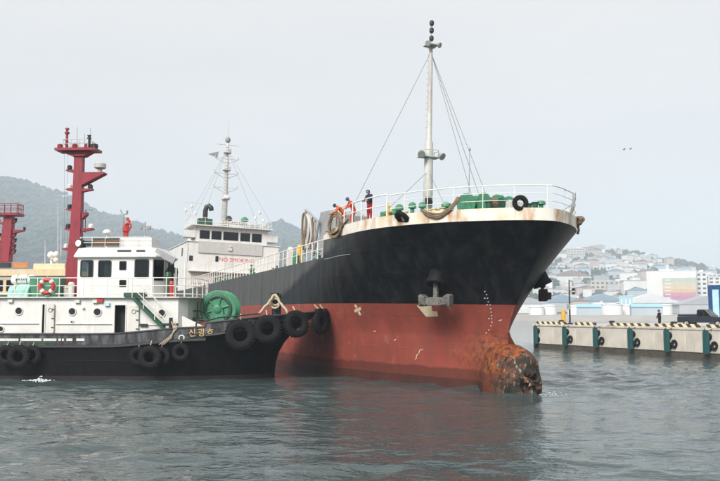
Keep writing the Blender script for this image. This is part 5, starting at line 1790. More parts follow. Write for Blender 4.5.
def tyre(px, py, rad, label, group, yaw=None, out=.22, tilt=0.0, z=None):
    """tyre touching the tug's side at this pixel"""
    def gp(tp):
        zt_ = 2.6 if py > 340 else tgun(tp) - .15
        return tpt(tp, zt_, -1)
    def shown(tp):
        p = gp(tp); a, b = gp(max(0, tp - .2)), gp(tp + .2)
        d = (a - b); n_ = Vector((d.y, -d.x, 0)).normalized()
        if n_.y > 0: n_ = -n_
        return p + n_ * out
    tp = min((k * .03 for k in range(1000)), key=lambda q: abs(proj(_tm @ shown(q))[0] - px))
    p = gp(tp)
    p.z = hit(_tm, 1, shown(tp).y, px, py).z
    a, b = gp(max(0, tp - .3)), gp(tp + .3)
    d = (a - b); d.z = 0; d.normalize()
    nrm = Vector((d.y, -d.x, 0))
    if nrm.y > 0 and abs(nrm.y) > .05: nrm = -nrm
    o = tyre0 if _first[0] else copy_tree(tyre0)
    _first[0] = False
    s = rad / .97
    o.scale = (s, s * .92, s)
    ang = math.atan2(nrm.y, nrm.x) + math.pi / 2 if yaw is None else yaw
    o.matrix_world = _tm @ Matrix.Translation(p + nrm * out) @ Matrix.Rotation(ang, 4, 'Z') @ Matrix.Rotation(tilt, 4, 'X') @ Matrix.Diagonal((s, s * .92, s, 1))
    tag(o, label, 'tyre', group)
    return o
G1, G2 = 'large tyres round the tug bow', 'tyres hung along the tug side'
tyre(240.5, 334.5, .97, 'largest tyre on the tug bow, just ahead of the gold lettering', G1, tilt=-.06)
tyre(267.5, 329, .90, 'knobbly tyre below the dark bitts with the crossed rope', G1, tilt=-.10)
tyre(296, 324, .88, 'knobbly tyre on the tug bow overhanging the curved stem', G1, tilt=-.12)
tyre(320, 321.5, .86, 'narrow-looking turned tyre on the tug bow shoulder', G1, tilt=-.10)
tyre(331, 320.5, .80, 'tyre at the tug nose pressed to the ship side', G1)
tyre(150.5, 357, .74, 'front tyre of the three bunched below the tug stairs', G2, out=.55)
tyre(139, 356, .60, 'rear tyre of the three bunched below the tug stairs', G2)
tyre(162, 356, .58, 'half hidden tyre of the three bunched below the tug stairs', G2)
tyre(181, 352, .56, 'small tyre hanging under the white-rimmed fairlead', G2)
tyre(19.5, 356.5, .74, 'front tyre of the three bunched below the life ring', G2, out=.55)
tyre(7, 355, .62, 'tyre bunched against the larger one below the life raft', G2)
tyre(33, 355, .60, 'half hidden tyre bunched beside the cooling water splash', G2)

# ---- loose gear on the tug
def build_tug_gear():
    zb = TZB
    ry = -2.95 - .22
    x, z = TP(47.5, 286.5, ry)
    rg = MB().torus((x, ry - .08, z), .44, .14, (0, 1, 0), 28, 10).build('life_ring', 'red', smooth=True)
    for k in range(4):
        a = R(45 + 90 * k)
        MB().torus((x + .44 * math.cos(a), ry - .08, z + .44 * math.sin(a)), .145, .028, (-math.sin(a), 0, math.cos(a)), 14, 6, 4).build('band', 'white', rg)
    rp = MB()
    for k in range(4):
        a, b = R(45 + 90 * k), R(135 + 90 * k)
        m_ = (a + b) / 2
        rp.tube([(x + .6 * math.cos(a), ry - .1, z + .6 * math.sin(a)), (x + .66 * math.cos(m_), ry - .1, z + .66 * math.sin(m_)), (x + .6 * math.cos(b), ry - .1, z + .6 * math.sin(b))], .018, 5)
    rp.build('grab_line', 'rope_pale', rg)
    rg.matrix_world = _tm
    tag(rg, 'red and white life ring on the tug boat deck rail', 'life ring')
    # pale crossed line held in the ring
    # green locker and teal tarpaulin covered workboat behind the rail
    a, b = TP(29, 297, -2.3), TP(58.5, 277.5, -2.3)
    lk = MB().span((a[0], -2.3, zb), (b[0], -1.0, b[1])).build('deck_locker', 'mach_green', bevel=.04)
    MB().box(((a[0] + b[0]) / 2, -1.65, b[1] + .05), (b[0] - a[0] + .1, 1.4, .08)).build('lid', 'dark_green', lk)
    for k in (.25, .5, .75):
        MB().box((lerp(a[0], b[0], k), -2.32, (zb + b[1]) / 2), (.05, .05, b[1] - zb - .1)).build('rib', 'dark_green', lk)
    lk.matrix_world = _tm
    tag(lk, 'large green deck locker behind the life ring', 'locker')
    a, b = TP(8, 297, -2.5), TP(28.5, 284.5, -2.5)
    n = 9
    rows = []
    for k in range(n + 1):
        q = k / n
        xx = lerp(a[0], b[0], q)
        top = b[1] + .12 * math.sin(q * 9) * .4 - .25 * abs(q - .5)
        rows.append([(xx, -2.6, zb), (xx, -2.55 + .04 * math.sin(q * 23), lerp(zb, top, .6)), (xx, -2.3, top), (xx, -1.7, top + .1), (xx, -1.2, top - .1), (xx, -1.15, zb)])
    tp = MB().grid(rows)
    tp.add(rows[0], [tuple(range(6))]).add(rows[-1], [tuple(range(5, -1, -1))])
    t = tp.build('covered_bundle', 'teal_tarp')
    MB().tube([Vector(p) + Vector((0, -.02, .02)) for p in rows[3][:5]], .025, 5).build('lashing', 'rope_pale', t)
    t.matrix_world = _tm
    tag(t, 'pale teal tarpaulin bundle beside the green locker', 'tarpaulin')
    x, z = TP(20.5, 279.5, -1.9)
    c = MB().lathe([(.05, -.85), (.28, -.80), (.36, -.6), (.36, .6), (.28, .80), (.05, .85)], (x, -1.4, z), 18, (1, 0, 0)).build('life_raft', 'white', smooth=True)
    for k in (-.35, .35):
        MB().torus((x + k, -1.4, z), .365, .02, (1, 0, 0), 18, 5).build('strap', 'dark', c)
    MB().box((x, -1.4, (zb + z - .36) / 2), (1.2, .5, z - .36 - zb)).build('cradle', 'steel', c)
    c.matrix_world = _tm
    tag(c, 'white life raft canister above the teal tarpaulin', 'life raft')
    text_mesh('raft_lettering', 'LIFE RAFT', .2, 'lettering_dark', c, Matrix.Translation((x, -1.775, z)) @ Matrix(((1, 0, 0, 0), (0, 0, -1, 0), (0, 1, 0, 0), (0, 0, 0, 1))))
    # rope draped over the bow bitts
    x, z = TP(275, 306, -1.0)
    rp = MB()
    for k, s in enumerate((-1, 1)):
        pts = []
        for i in range(13):
            q = i / 12
            pts.append((x + s * (1.0 * q ** 1.4) + .03 * math.sin(i * 2), -1.0 - .5 * q, z + .75 - 1.35 * q ** 1.6 + .06 * math.sin(9 * q)))
        rp.tube(pts, .085, 8)
    rp.torus((x, -.95, z + .35), .3, .08, (0, 1, .2), 18, 7)
    rp.torus((x, -1.0, z + .18), .33, .08, (.2, 1, -.1), 18, 7)
    o = rp.build('bow_rope', 'rope_pale', smooth=True)
    o.matrix_world = _tm
    tag(o, 'thick cream rope draped over the dark bow bitts of the tug', 'rope')
    # slack lines at the foot of the stairs
    x, z = TP(172, 330, -3.9)
    rp = MB()
    for k in range(3):
        rp.tube([(x - .1 + .12 * k, -3.75, z + .55), (x + .15 + .1 * k, -3.98, z + .1), (x - .1 * k, -4.02, z - .5), (x - .5 - .15 * k, -4.03, z - .95)], .028, 6)
    o = rp.build('slack_lines', 'rope_pale'); o.matrix_world = _tm
    tag(o, 'thin pale lines hanging from the cleat over the tug bulwark', 'rope')
build_tug_gear()

# ================================================================== SECOND TUG BEHIND
def build_tug2():
    loc = Vector((-19.5, 74.0, 0))
    M2 = Matrix.Translation(loc) @ Matrix.Rotation(R(-2), 4, 'Z')
    t = empty('tug_boat', loc, R(-2))
    tag(t, 'cream topped tug mostly hidden behind the white tug', 'tug boat')
    def Q(px, py, y):
        p = hit(M2, 1, y, px, py); return p.x, p.z
    hb = MB()
    for s in (-1, 1):
        rows = []
        for z in (-1, 0, 1.5, 2.8):
            rows.append([Vector((-tt, s * 3.8 * (1 - (1 - min(1, tt / 6)) ** 2) ** .6 if tt > .01 else 0, z + .6 * max(0, 1 - tt / 8))) for tt in (0, .2, .8, 2, 4, 6, 12, 20, 28)])
        hb.grid(rows if s < 0 else [list(reversed(r)) for r in rows])
    hb.build('hull', 'tug_black', t, smooth=True)
    MB().grid([[(-tt, s * 3.6 * (1 - (1 - min(1, tt / 6)) ** 2) ** .6, 2.3) for s in (-1, 1)] for tt in (0.1, .2, .8, 2, 4, 6, 12, 20, 28)]).build('deck', 'deck_green', t)
    Y = -2.6
    zr = Q(30, 276, Y)[1]
    xe = Q(68, 290, Y)[0]
    MB().span((xe - 18, Y, 2.2), (xe + 1, -Y, 5.0)).build('deck_house', 'cream', t, bevel=.05)
    w = MB()
    x0, z0 = xe - 9.0, 5.0
    W, H = xe - x0, zr - z0
    hs = [(k * 1.45 + .5, k * 1.45 + 1.6, H * .50, H * .86) for k in range(6)]
    wall_holes(w, (x0, Y, z0), (1, 0, 0), (0, 0, 1), (0, -1, 0), W, H, hs, .08)
    wall_holes(w, (x0, -Y, z0), (1, 0, 0), (0, 0, 1), (0, 1, 0), W, H, hs, .08)
    w.span((xe - .1, Y + .01, z0), (xe, -Y - .01, zr)); w.span((x0, Y + .01, z0), (x0 + .1, -Y - .01, zr))
    wo = w.build('wheelhouse', 'cream', t)
    for a, b, c, d in hs:
        window(wo, (x0 + (a + b) / 2, Y, z0 + (c + d) / 2), (1, 0, 0), (0, 0, 1), (0, -1, 0), b - a, d - c, 'glass_dark')
    MB().span((x0, Y - .04, z0 + H * .1), (xe, Y + .01, z0 + H * .38)).build('green_band', 'dark_green', wo)
    MB().prism([(x0 - .4, zr), (xe + .6, zr), (xe - .2, zr + .6), (x0, zr + .6)], (0, Y - .3, 0), (1, 0, 0), (0, 0, 1), (0, -2 * Y + .6, 0)).build('roof', 'cream', wo)
    def bx(name, px0, px1, py0, py1, y, m, d=.2, bev=0):
        a, b = Q(px0, py1, y), Q(px1, py0, y)
        return MB().span((a[0], y, a[1]), (b[0], y + d, b[1])).build(name, m, t, bevel=bev)
    bx('roof_locker', 33, 65, 263.5, 271.5, Y + .3, 'cream', 1.6, .04)
    bx('sign_board', 12.5, 28, 262.5, 267.6, Y + .2, 'board_orange', .08)
    bx('searchlight_box', -6, 9, 262.6, 267.5, Y + .3, 'dark', .5)
    for px, py, r_ in ((51, 255, .34), (56, 254.5, .30), (56, 260, .26), (52, 258, .2)):
        x, z = Q(px, py, -.5)
        MB().lathe([(.05, -r_), (r_ * .8, -r_ * .7), (r_, 0), (r_ * .75, r_ * .65), (.05, r_)], (x, -.5, z), 14).bar((x, -.5, z - r_), (x, -.5, zr + .5), .05).build('satellite_dome', 'white', t, smooth=True)
    for px, pt in ((57.8, 205), (61, 225), (45, 240)):
        a, b = Q(px, 266, 0), Q(px, pt, 0)
        MB().bar((a[0], 0, a[1]), (b[0], 0, b[1]), .03, 5, .015).build('whip_aerial', 'white_rail', t)
    # red mast
    yb = .4
    pts = [(4.5, 262, .55), (7.5, 240, .46), (9.3, 217, .40)]
    rows = []
    for px, py, wd in pts:
        x, z = Q(px, py, yb)
        rows.append([Vector((x + a * wd, yb + b * wd * .8, z)) for a, b in ((-1, -1), (1, -1), (1, 1), (-1, 1), (-1, -1))])
    m = MB().grid(rows).build('crimson_mast', 'mast_red', t)
    a, b = Q(-6, 213.6, yb), Q(21, 216, yb)
    tp = MB().span((a[0], yb - .7, b[1]), (b[0], yb + .7, a[1]))
    po = tp.build('mast_platform', 'mast_red', m)
    mb = MB()
    z0_, z1_ = a[1], Q(5, 204.5, yb)[1]
    rr = [(a[0] + .1, yb - .65), (b[0] - .1, yb - .65), (b[0] - .1, yb + .65), (a[0] + .1, yb + .65)]
    for z in (z1_, (z0_ + z1_) / 2):
        mb.tube([(x, y, z) for x, y in rr], .03, 5, True)
    for i in range(4):
        p, q = Vector(rr[i]), Vector(rr[(i + 1) % 4])
        for k in range(4):
            s = p.lerp(q, k / 4)
            mb.bar((s.x, s.y, z0_), (s.x, s.y, z1_), .03, 5)
    mb.build('platform_rail', 'mast_red', po)
    for px, pxe, py in ((8, -1, 222.5), (11, 24.5, 230), (10.5, 16, 221), (10, 15.5, 235), (9, 15.5, 241), (8.5, 15, 247), (8, 15, 252), (6, 0, 236), (5, -1, 243), (4, -2, 252)):
        p, q = Q(px, py, yb), Q(pxe, py, yb)
        k = MB().prism([(p[0], p[1]), (q[0], p[1]), (q[0], p[1] - .1), (p[0], p[1] - .4)], (0, yb - .2, 0), (1, 0, 0), (0, 0, 1), (0, .4, 0)).build('bracket', 'mast_red', m)
        MB().lathe([(.1, 0), (.14, .2), (.06, .28)], (q[0], yb, q[1]), 8).build('mast_lamp', 'dark', k)
build_tug2()

# ================================================================== QUAY
QA, QB = ground(533, 348), ground(720, 360.5)              # waterline of the quay face
_qd = (QB - QA).normalized()
QZ = 3.0
_qm = Matrix.Translation(QA) @ Matrix.Rotation(math.atan2(_qd.y, _qd.x), 4, 'Z')   # x along the face to the right, +y inland... see QN
QN = (_qm.to_3x3() @ Vector((0, 1, 0)))
def qx(px, py=330, y=0.0):
    return hit(_qm, 1, y, px, py)
QL = 70.0
def build_quay():
    q = empty('quay'); q.matrix_world = _qm
    struct(q)
    # face panels with open joints, wet foot, top slab, coping kerb
    pan = None
    step = 4.1
    n = int(QL / step)
    for k in range(n):
        o = MB().box((0, 0, 0), (step - .03, .5, QZ - .86)).build('wall_panel', 'concrete', q, bevel=.02) if pan is None else link_copy(pan, q)
        pan = pan or o
        o.location = (step * (k + .5), .27 + random.uniform(-.012, .012), .62 + (QZ - .86) / 2)
    MB().span((.0, .1, -3), (QL, 1.0, .62)).span((0, .1, -3), (.9, 30, .62)).build('tidal_wall', 'concrete_wet', q)
    MB().span((.02, .53, -2), (QL, 30, QZ - .22)).build('core', 'concrete', q)
    MB().span((-.04, -.06, QZ - .235), (QL, 1.1, QZ)).build('coping', 'concrete', q, bevel=.03)
    MB().span((0, 1.1, QZ - .21), (QL, 30, QZ - .004)).build('pavement', 'quay_top', q)
    # striped kerb blocks
    kb = None
    for k in range(9):
        L = 5.6
        if k == 1: continue
        o = MB().span((-L / 2, 0, 0), (L / 2, .42, .32)).build('striped_kerb', 'stripes', q, bevel=.02)
        o.location = (.5 + L / 2 + k * (L + 1.0), .2, QZ + .001)
    o = MB().span((-1.6, 0, 0), (1.6, .42, .32)).build('striped_kerb', 'stripes', q, bevel=.02); o.location = (9.5, .2, QZ + .001)
build_quay()

def build_fenders():
    base = None
    labs = ['teal fender panel at the quay end under the ship anchor', 'teal fender panel below the quay lamp post', 'second teal fender panel from the lamp post along the quay',
            'third teal fender panel from the lamp post along the quay', 'teal fender panel below the standing quay worker', 'teal fender panel below the dark pickup']
    for i, px in enumerate((538.5, 567.5, 598.5, 633.5, 670, 709.5)):
        p = qx(px, 343)
        if base is None:
            base = MB().prism(rrect(.66, 2.1, .04), (0, -.52, 0), (1, 0, 0), (0, 0, 1), (0, .16, 0)).build('quay_fender', 'teal')
            MB().lathe([(.34, 0), (.34, .36)], (0, -.36, .55), 14, (0, 1, 0)).build('rubber_cone', 'rubber', base)
            MB().lathe([(.34, 0), (.34, .36)], (0, -.36, -.5), 14, (0, 1, 0)).build('rubber_cone', 'rubber', base)
            MB().box((0, -.44, 1.10), (.5, .12, .1)).build('top_bracket', 'dark', base)
            for s_ in (-1, 1):
                MB().bar((s_ * .3, -.4, 1.1), (s_ * .45, 0, 1.35), .03).build('chain', 'dark', base)
            o = base
        else:
            o = copy_tree(base)
        o.matrix_world = _qm @ Matrix.Translation((p.x, 0, 1.62))
        tag(o, labs[i], 'fender', 'teal fenders on the quay face')
        if i:
            ty = copy_tree(tyre0)
            s = .40 / .97
            ty.matrix_world = _qm @ Matrix.Translation((p.x + .66, -.12, 1.35)) @ Matrix.Rotation(R(12), 4, 'Z') @ Matrix.Diagonal((s * .8, s * .8, s, 1))
            tag(ty, labs[i].replace('teal fender panel', 'black tyre beside the teal fender').replace('second black', 'second black'), 'tyre', 'tyres on the quay face')
    # fairlead plate at wall right of each fender
build_fenders()

def quay_thing(name, px, py_foot, y):
    p = qx(px, py_foot, y)
    o = empty(name); o.matrix_world = _qm @ Matrix.Translation((p.x, y, QZ))
    return o
def build_quay_things():
    # lamp post
    L = quay_thing('lamp_post', 570, 323, 1.6)
    MB().box((0, 0, .1), (.5, .5, .2)).lathe([(.11, .2), (.10, 2.0), (.07, 5.0), (.06, 5.4)], n=10).build('pole', 'dark', L)
    MB().bar((0, 0, 4.0), (.75, 0, 4.05), .035).build('arm', 'dark', L)
    MB().box((.78, 0, 4.2), (.26, .26, .34)).box((.78, 0, 3.75), (.24, .24, .3)).build('lamp_head', 'dark', L)
    MB().box((.05, -.2, 2.15), (.34, .26, .7)).build('control_box', 'steel', L)
    tag(L, 'slim grey lamp post standing beside the yellow post', 'lamp post')
    # yellow post
    Y_ = quay_thing('yellow_post', 563.5, 323, 1.5)
    MB().lathe([(.26, 0), (.26, 1.35), (.21, 1.42), (.21, 1.75), (.1, 1.85)], n=14).build('post', 'yellow', Y_)
    MB().lathe([(.34, 0), (.34, .08)], n=14).build('base_ring', 'dark', Y_)
    tag(Y_, 'stout yellow post on the quay edge', 'post')
    # mooring bollards
    b0 = None
    for px, lab in ((612, 'black mooring bollard between the striped kerbs on the quay'), (674, 'low black bollard just right of the standing worker'), (561.5, 'low dark bollard at the foot of the yellow post')):
        o = quay_thing('mooring_bollard', px, 326, .75)
        MB().lathe([(.30, 0), (.24, .1), (.22, .3), (.32, .38), (.34, .48), (.22, .55)], n=14).build('bollard_head', 'dark', o)
        MB().box((0, 0, .03), (.9, .6, .06)).build('base_plate', 'dark', o)
        tag(o, lab, 'bollard', 'bollards on the quay')
    # blue sign tower
    S = quay_thing('sign_tower', 718, 328, 9.0)
    MB().span((-.9, -.3, 0), (1.6, .3, 4.4)).build('casing', 'sign_blue', S, bevel=.03)
    MB().span((-.25, -.36, .5), (.55, -.29, 3.9)).build('pale_panel', 'sign_pale', S)
    MB().span((1.0, -.36, .4), (1.5, -.29, 4.0)).build('side_panel', 'sky_blue', S)
    tag(S, 'dark blue upright sign with pale blue panel behind the pickup', 'sign')
build_quay_things()

def build_pickup():
    a, b = qx(684, 328, 3.0), qx(721.5, 329, 3.0)
    c = empty('pickup')
    c.matrix_world = _qm @ Matrix.Translation(((a.x + b.x) / 2 + .2, 3.2, QZ)) @ Matrix.Rotation(R(22), 4, 'Z')
    tag(c, 'dark slate pickup truck parked on the quay', 'pickup')
    w = .88
    sec = [(-2.45, .45), (-2.45, .98), (-2.4, 1.03), (-.35, 1.05), (.55, 1.05), (1.1, 1.03), (2.2, .96), (2.42, .86), (2.46, .45)]
    MB().prism(sec, (0, -w, 0), (1, 0, 0), (0, 0, 1), (0, 2 * w, 0)).build('body', 'carpaint', c, bevel=.06)
    cab = [(-.45, 1.04), (.95, 1.04), (.35, 1.68), (.2, 1.72), (-.3, 1.72), (-.42, 1.62)]
    MB().prism([(-.55, 1.03), (1.05, 1.03), (.42, 1.70), (.25, 1.76), (-.38, 1.76), (-.50, 1.66)], (0, -w + .08, 0), (1, 0, 0), (0, 0, 1), (0, 2 * w - .16, 0)).build('cab', 'carpaint', c, bevel=.05)
    for s in (-1, 1):
        y = s * (w - .075)
        MB().prism([(-.40, 1.10), (.16, 1.10), (.16, 1.62), (-.34, 1.62)], (0, y, 0), (1, 0, 0), (0, 0, 1), (0, s * .012, 0)).build('side_window', 'glass_black', c)
        MB().prism([(.22, 1.10), (.84, 1.10), (.38, 1.60), (.22, 1.62)], (0, y, 0), (1, 0, 0), (0, 0, 1), (0, s * .012, 0)).build('side_window', 'glass_black', c)
        MB().lathe([(.12, 0), (.13, .04)], (2.41, s * .62, .78), 12, (1, 0, 0)).build('headlight', 'lamp', c)
        MB().box((.85, s * .98, 1.12), (.1, .16, .14)).build('mirror', 'carpaint', c)
    MB().prism([(-.68, 0), (.68, 0), (.55, .72), (-.55, .72)], (.98, 0, 1.10), (0, 1, 0), Vector((-.62, 0, .64)).normalized(), Vector((.02, 0, .02))).build('windscreen', 'glass_black', c)
    MB().box((2.47, 0, .78), (.04, .86, .2)).build('grille', 'dark', c)
    MB().box((2.50, 0, .5), (.12, 1.7, .2)).build('bumper', 'steel', c, bevel=.03)
    MB().span((-2.35, -.76, 1.045), (-.62, .76, 1.06)).span((-2.4, -.84, 1.05), (-.6, -.78, 1.26)).span((-2.4, .78, 1.05), (-.6, .84, 1.26)).build('bed_rails', 'carpaint', c)
    for x in (-1.5, 1.55):
        for s in (-1, 1):
            t = MB().lathe([(.2, -.1), (.34, -.11), (.36, -.06), (.36, .06), (.34, .11), (.2, .1)], (x, s * .82, .36), 20, (0, 1, 0)).build('wheel', 'rubber', c)
            MB().lathe([(.2, 0), (.21, .02)], (x, s * .94, .36), 14, (0, s, 0)).build('rim', 'steel', t)
build_pickup()

# ================================================================== PEOPLE
def person(name, Mw, joints, radii, regions, label, extra=None, face=(1, 0, 0)):
    """one continuous skinned body; regions give each bone its cloth"""
    names = list(joints)
    idx = {k: i for i, k in enumerate(names)}
    edges = [('pelvis', 'waist'), ('waist', 'chest'), ('chest', 'neck'), ('neck', 'head'), ('head', 'crown'),
             ('chest', 'shl'), ('shl', 'ell'), ('ell', 'wrl'), ('wrl', 'hal'), ('chest', 'shr'), ('shr', 'elr'), ('elr', 'wrr'), ('wrr', 'har'),
             ('pelvis', 'hil'), ('hil', 'knl'), ('knl', 'anl'), ('anl', 'tol'), ('pelvis', 'hir'), ('hir', 'knr'), ('knr', 'anr'), ('anr', 'tor')]
    me = bpy.data.meshes.new('body')
    me.from_pydata([joints[k] for k in names], [(idx[a], idx[b]) for a, b in edges], [])
    o = bpy.data.objects.new('body', me)
    col.objects.link(o)
    sk = o.modifiers.new('skin', 'SKIN')
    sk.use_smooth_shade = True
    for k in names:
        r_ = radii.get(k[:2] if k not in radii else k, .07)
        me.skin_vertices[0].data[idx[k]].radius = (r_, r_)
    me.skin_vertices[0].data[idx['pelvis']].use_root = True
    sb = o.modifiers.new('sub', 'SUBSURF'); sb.levels = sb.render_levels = 1
    bpy.context.view_layer.update()
    m2 = bpy.data.meshes.new_from_object(o.evaluated_get(bpy.context.evaluated_depsgraph_get()))
    bpy.data.objects.remove(o)
    mats = []
    for v in regions.values():
        if v not in mats: mats.append(v)
    m2.materials.clear()
    for v in mats: m2.materials.append(M[v])
    segs = [(a, b, Vector(joints[a]), Vector(joints[b])) for a, b in edges]
    for p in m2.polygons:
        c = p.center
        best = None
        for a, b, A, B in segs:
            d = B - A
            t = max(0, min(1, (c - A).dot(d) / d.length_squared))
            e = (c - (A + d * t)).length
            if best is None or e < best[0]: best = (e, b, t, a)
        b = best[1]
        p.material_index = mats.index(regions.get(b, regions['default']))
        p.use_smooth = True
    body = bpy.data.objects.new(name, m2)
    col.objects.link(body)
    body.matrix_world = Mw
    # hands with five fingers
    f = Vector(face).normalized()
    for s in ('l', 'r'):
        W_, H_ = Vector(joints['wr' + s]), Vector(joints['ha' + s])
        d = (H_ - W_).normalized()
        sd = d.cross(f).normalized() if abs(d.dot(f)) < .95 else d.orthogonal().normalized()
        hb = MB()
        hb.prism([(-.04, 0), (.04, 0), (.042, .085), (-.042, .085)], H_ - d * .02 - f * .012, sd, d, f * .026)
        for k, (off, ln) in enumerate(((-.032, .065), (-.011, .078), (.011, .074), (.032, .058))):
            p0 = H_ + d * .06 + sd * off
            p1 = p0 + d * ln * .6 + f * .008; p2 = p1 + (d * .6 + f * .6) * ln * .5
            hb.tube([p0, p1, p2], [.010, .009, .007], 5)
        hb.tube([H_ + sd * .035, H_ + sd * .065 + d * .035, H_ + sd * .07 + d * .07 + f * .02], [.012, .010, .008], 5)
        hb.build('hand', 'skin', body)
    # face: nose, eyes, ears
    h = Vector(joints['head'])
    up = (Vector(joints['crown']) - h).normalized()
    f2 = (f - up * f.dot(up)).normalized()
    sd = f2.cross(up)
    R_ = radii['head']
    fb = MB().prism([(-.014, -.02), (.014, -.02), (.006, .035), (-.006, .035)], h + f2 * (R_ * .85), sd, up, f2 * .03)
    fb.build('nose', 'skin', body)
    for s in (-1, 1):
        MB().lathe([(.012, 0), (.010, .006)], h + f2 * (R_ * .92) + sd * s * .034 + up * .035, 8, f2).build('eye', 'dark', body)
        MB().lathe([(.028, 0), (.022, .02)], h + sd * s * (R_ * .95), 8, sd * s).build('ear', 'skin', body)
    if extra: extra(body, h, up, f2, sd, R_)
    tag(body, label, 'person')
    return body

RAD = {'pelvis': .18, 'waist': .175, 'chest': .205, 'neck': .07, 'head': .105, 'crown': .09, 'sh': .10, 'el': .072, 'wr': .05, 'ha': .04, 'hi': .125, 'kn': .10, 'an': .055, 'to': .05}
def pose(lean=0.0, twist=0.0, arm_l=None, arm_r=None, bend=0.0, stride=.0, h=1.74, headdrop=0.0):
    """figure facing +x, feet at 0; lean = hips forward bend of the trunk"""
    s = h / 1.74
    hip = Vector((-.10 * math.sin(lean) * 2, 0, .92))
    up = Vector((math.sin(lean), 0, math.cos(lean)))
    fw = Vector((math.cos(lean), 0, -math.sin(lean)))
    J = {'pelvis': hip, 'waist': hip + up * .18, 'chest': hip + up * .42, 'neck': hip + up * .58}
    hu = Vector((math.sin(lean + headdrop), 0, math.cos(lean + headdrop)))
    J['head'] = J['neck'] + hu * .13 + fw * .02
    J['crown'] = J['head'] + hu * .10
    for k, y in (('l', 1), ('r', -1)):
        sh = hip + up * .50 + Vector((0, y * .19, 0))
        J['sh' + k] = sh
        arm = (arm_l if k == 'l' else arm_r) or (Vector((.05, y * .06, -.28)), Vector((.14, y * .02, -.50)))
        J['el' + k] = sh + arm[0]
        J['wr' + k] = sh + arm[1]
        J['ha' + k] = J['wr' + k] + (arm[1] - arm[0]).normalized() * .08
        J['hi' + k] = hip + Vector((0, y * .10, -.08))
        fx = stride * y
        J['kn' + k] = Vector((fx * .5 + bend * .12, y * .11, .48))
        J['an' + k] = Vector((fx, y * .11, .09))
        J['to' + k] = Vector((fx + .16, y * .13, .045))
    return {k: v * s for k, v in J.items()}

def helmet(mtl):
    def f(body, h, up, f2, sd, R_):
        MB().lathe([(R_ * 1.25, -.01), (R_ * 1.22, .02), (R_ * 1.18, .06), (R_ * .95, .12), (R_ * .5, .155), (.01, .165)], h + up * .03, 16, up).prism([(-.09, 0), (.09, 0), (.06, .07), (-.06, .07)], h + up * .03 + f2 * R_ * 1.05, sd, f2, up * .012).build('helmet', mtl, body, smooth=True)
    return f
def hood(mtl):
    def f(body, h, up, f2, sd, R_):
        mb = MB()
        rows = []
        for i in range(9):
            a = R(-110 + i * 27.5)
            rows.append([])
            for j in range(9):
                b = R(-60 + 150 * j / 8)
                d = (-f2 * math.cos(a) + sd * math.sin(a)) * math.cos(b) + up * math.sin(b)
                rows[-1].append(h + d * R_ * 1.28 + up * .02)
        mb.grid(rows).build('hood', mtl, body, smooth=True)
    return f

def fc_frame(px, py, y=None, rz=0.0):
    """stand on the forecastle deck under a pixel"""
    p = deck_spot(px, py)
    return p
def build_people():
    def put(c, inset, rz):
        p = edge(c, -1, ZF + .6, inset)
        w = _sm @ p
        return Matrix.Translation(w) @ Matrix.Rotation(rz, 4, 'Z'), w
    def col_for(px):
        # station on the starboard edge that shows at this column
        best = None
        for k in range(220):
            c = 5 + k * .06
            q = proj(_sm @ (edge(c, -1, ZF + .6, .55) + Vector((0, 0, .9))))
            if best is None or abs(q[0] - px) < best[0]: best = (abs(q[0] - px), c)
        return best[1]
    sd = math.atan2(-.375, -.927)                        # towards the ship's side (starboard) in the world
    regs = lambda top, leg, shoe='dark', headm='skin': {'default': top, 'waist': top, 'chest': top, 'neck': top, 'head': headm, 'crown': headm, 'hal': 'skin', 'har': 'skin', 'wrl': top, 'wrr': top,
                                   'hil': leg, 'knl': leg, 'anl': leg, 'tol': shoe, 'hir': leg, 'knr': leg, 'anr': leg, 'tor': shoe}
    m, w = put(col_for(346), .3, R(190))
    person('person', m, pose(lean=.85, arm_l=(Vector((.16, .05, -.25)), Vector((.40, .0, -.35))), arm_r=(Vector((.16, -.05, -.25)), Vector((.40, .0, -.35))), bend=1, h=1.96, headdrop=.2), RAD, regs('orange', 'orange'),
           'stooping person in orange work suit with dark cap at the rail', helmet('dark'))
    m, w = put(col_for(356), .35, R(200))
    person('person', m, pose(lean=.5, arm_l=(Vector((.14, .05, -.26)), Vector((.36, .0, -.38))), arm_r=(Vector((.14, -.05, -.26)), Vector((.36, .0, -.38))), bend=.6, h=1.96, headdrop=.25), RAD, regs('redcloth', 'redcloth'),
           'leaning person in red orange suit with blue helmet at the rail', helmet('blue_hat'))
    m, w = put(col_for(373), .35, R(225))
    person('person', m, pose(lean=.12, arm_l=(Vector((.08, .08, -.27)), Vector((.30, -.02, -.30))), arm_r=(Vector((.08, -.08, -.27)), Vector((.30, .02, -.30))), h=2.0, headdrop=.35), RAD, regs('navy', 'red_trousers', headm='skin'),
           'standing person in navy hooded jacket and red trousers at the rail', hood('navy'))
    p = qx(659.8, 328.5, .9)
    m = _qm @ Matrix.Translation((p.x, .9, QZ)) @ Matrix.Rotation(R(200), 4, 'Z')
    person('person', m, pose(lean=.03, arm_l=(Vector((.05, .08, -.28)), Vector((.22, .02, -.42))), arm_r=(Vector((.05, -.08, -.28)), Vector((.22, -.02, -.42))), h=1.66), RAD, regs('black_cloth', 'black_cloth'),
           'person in dark clothing standing at the quay edge', helmet('dark'))
build_people()

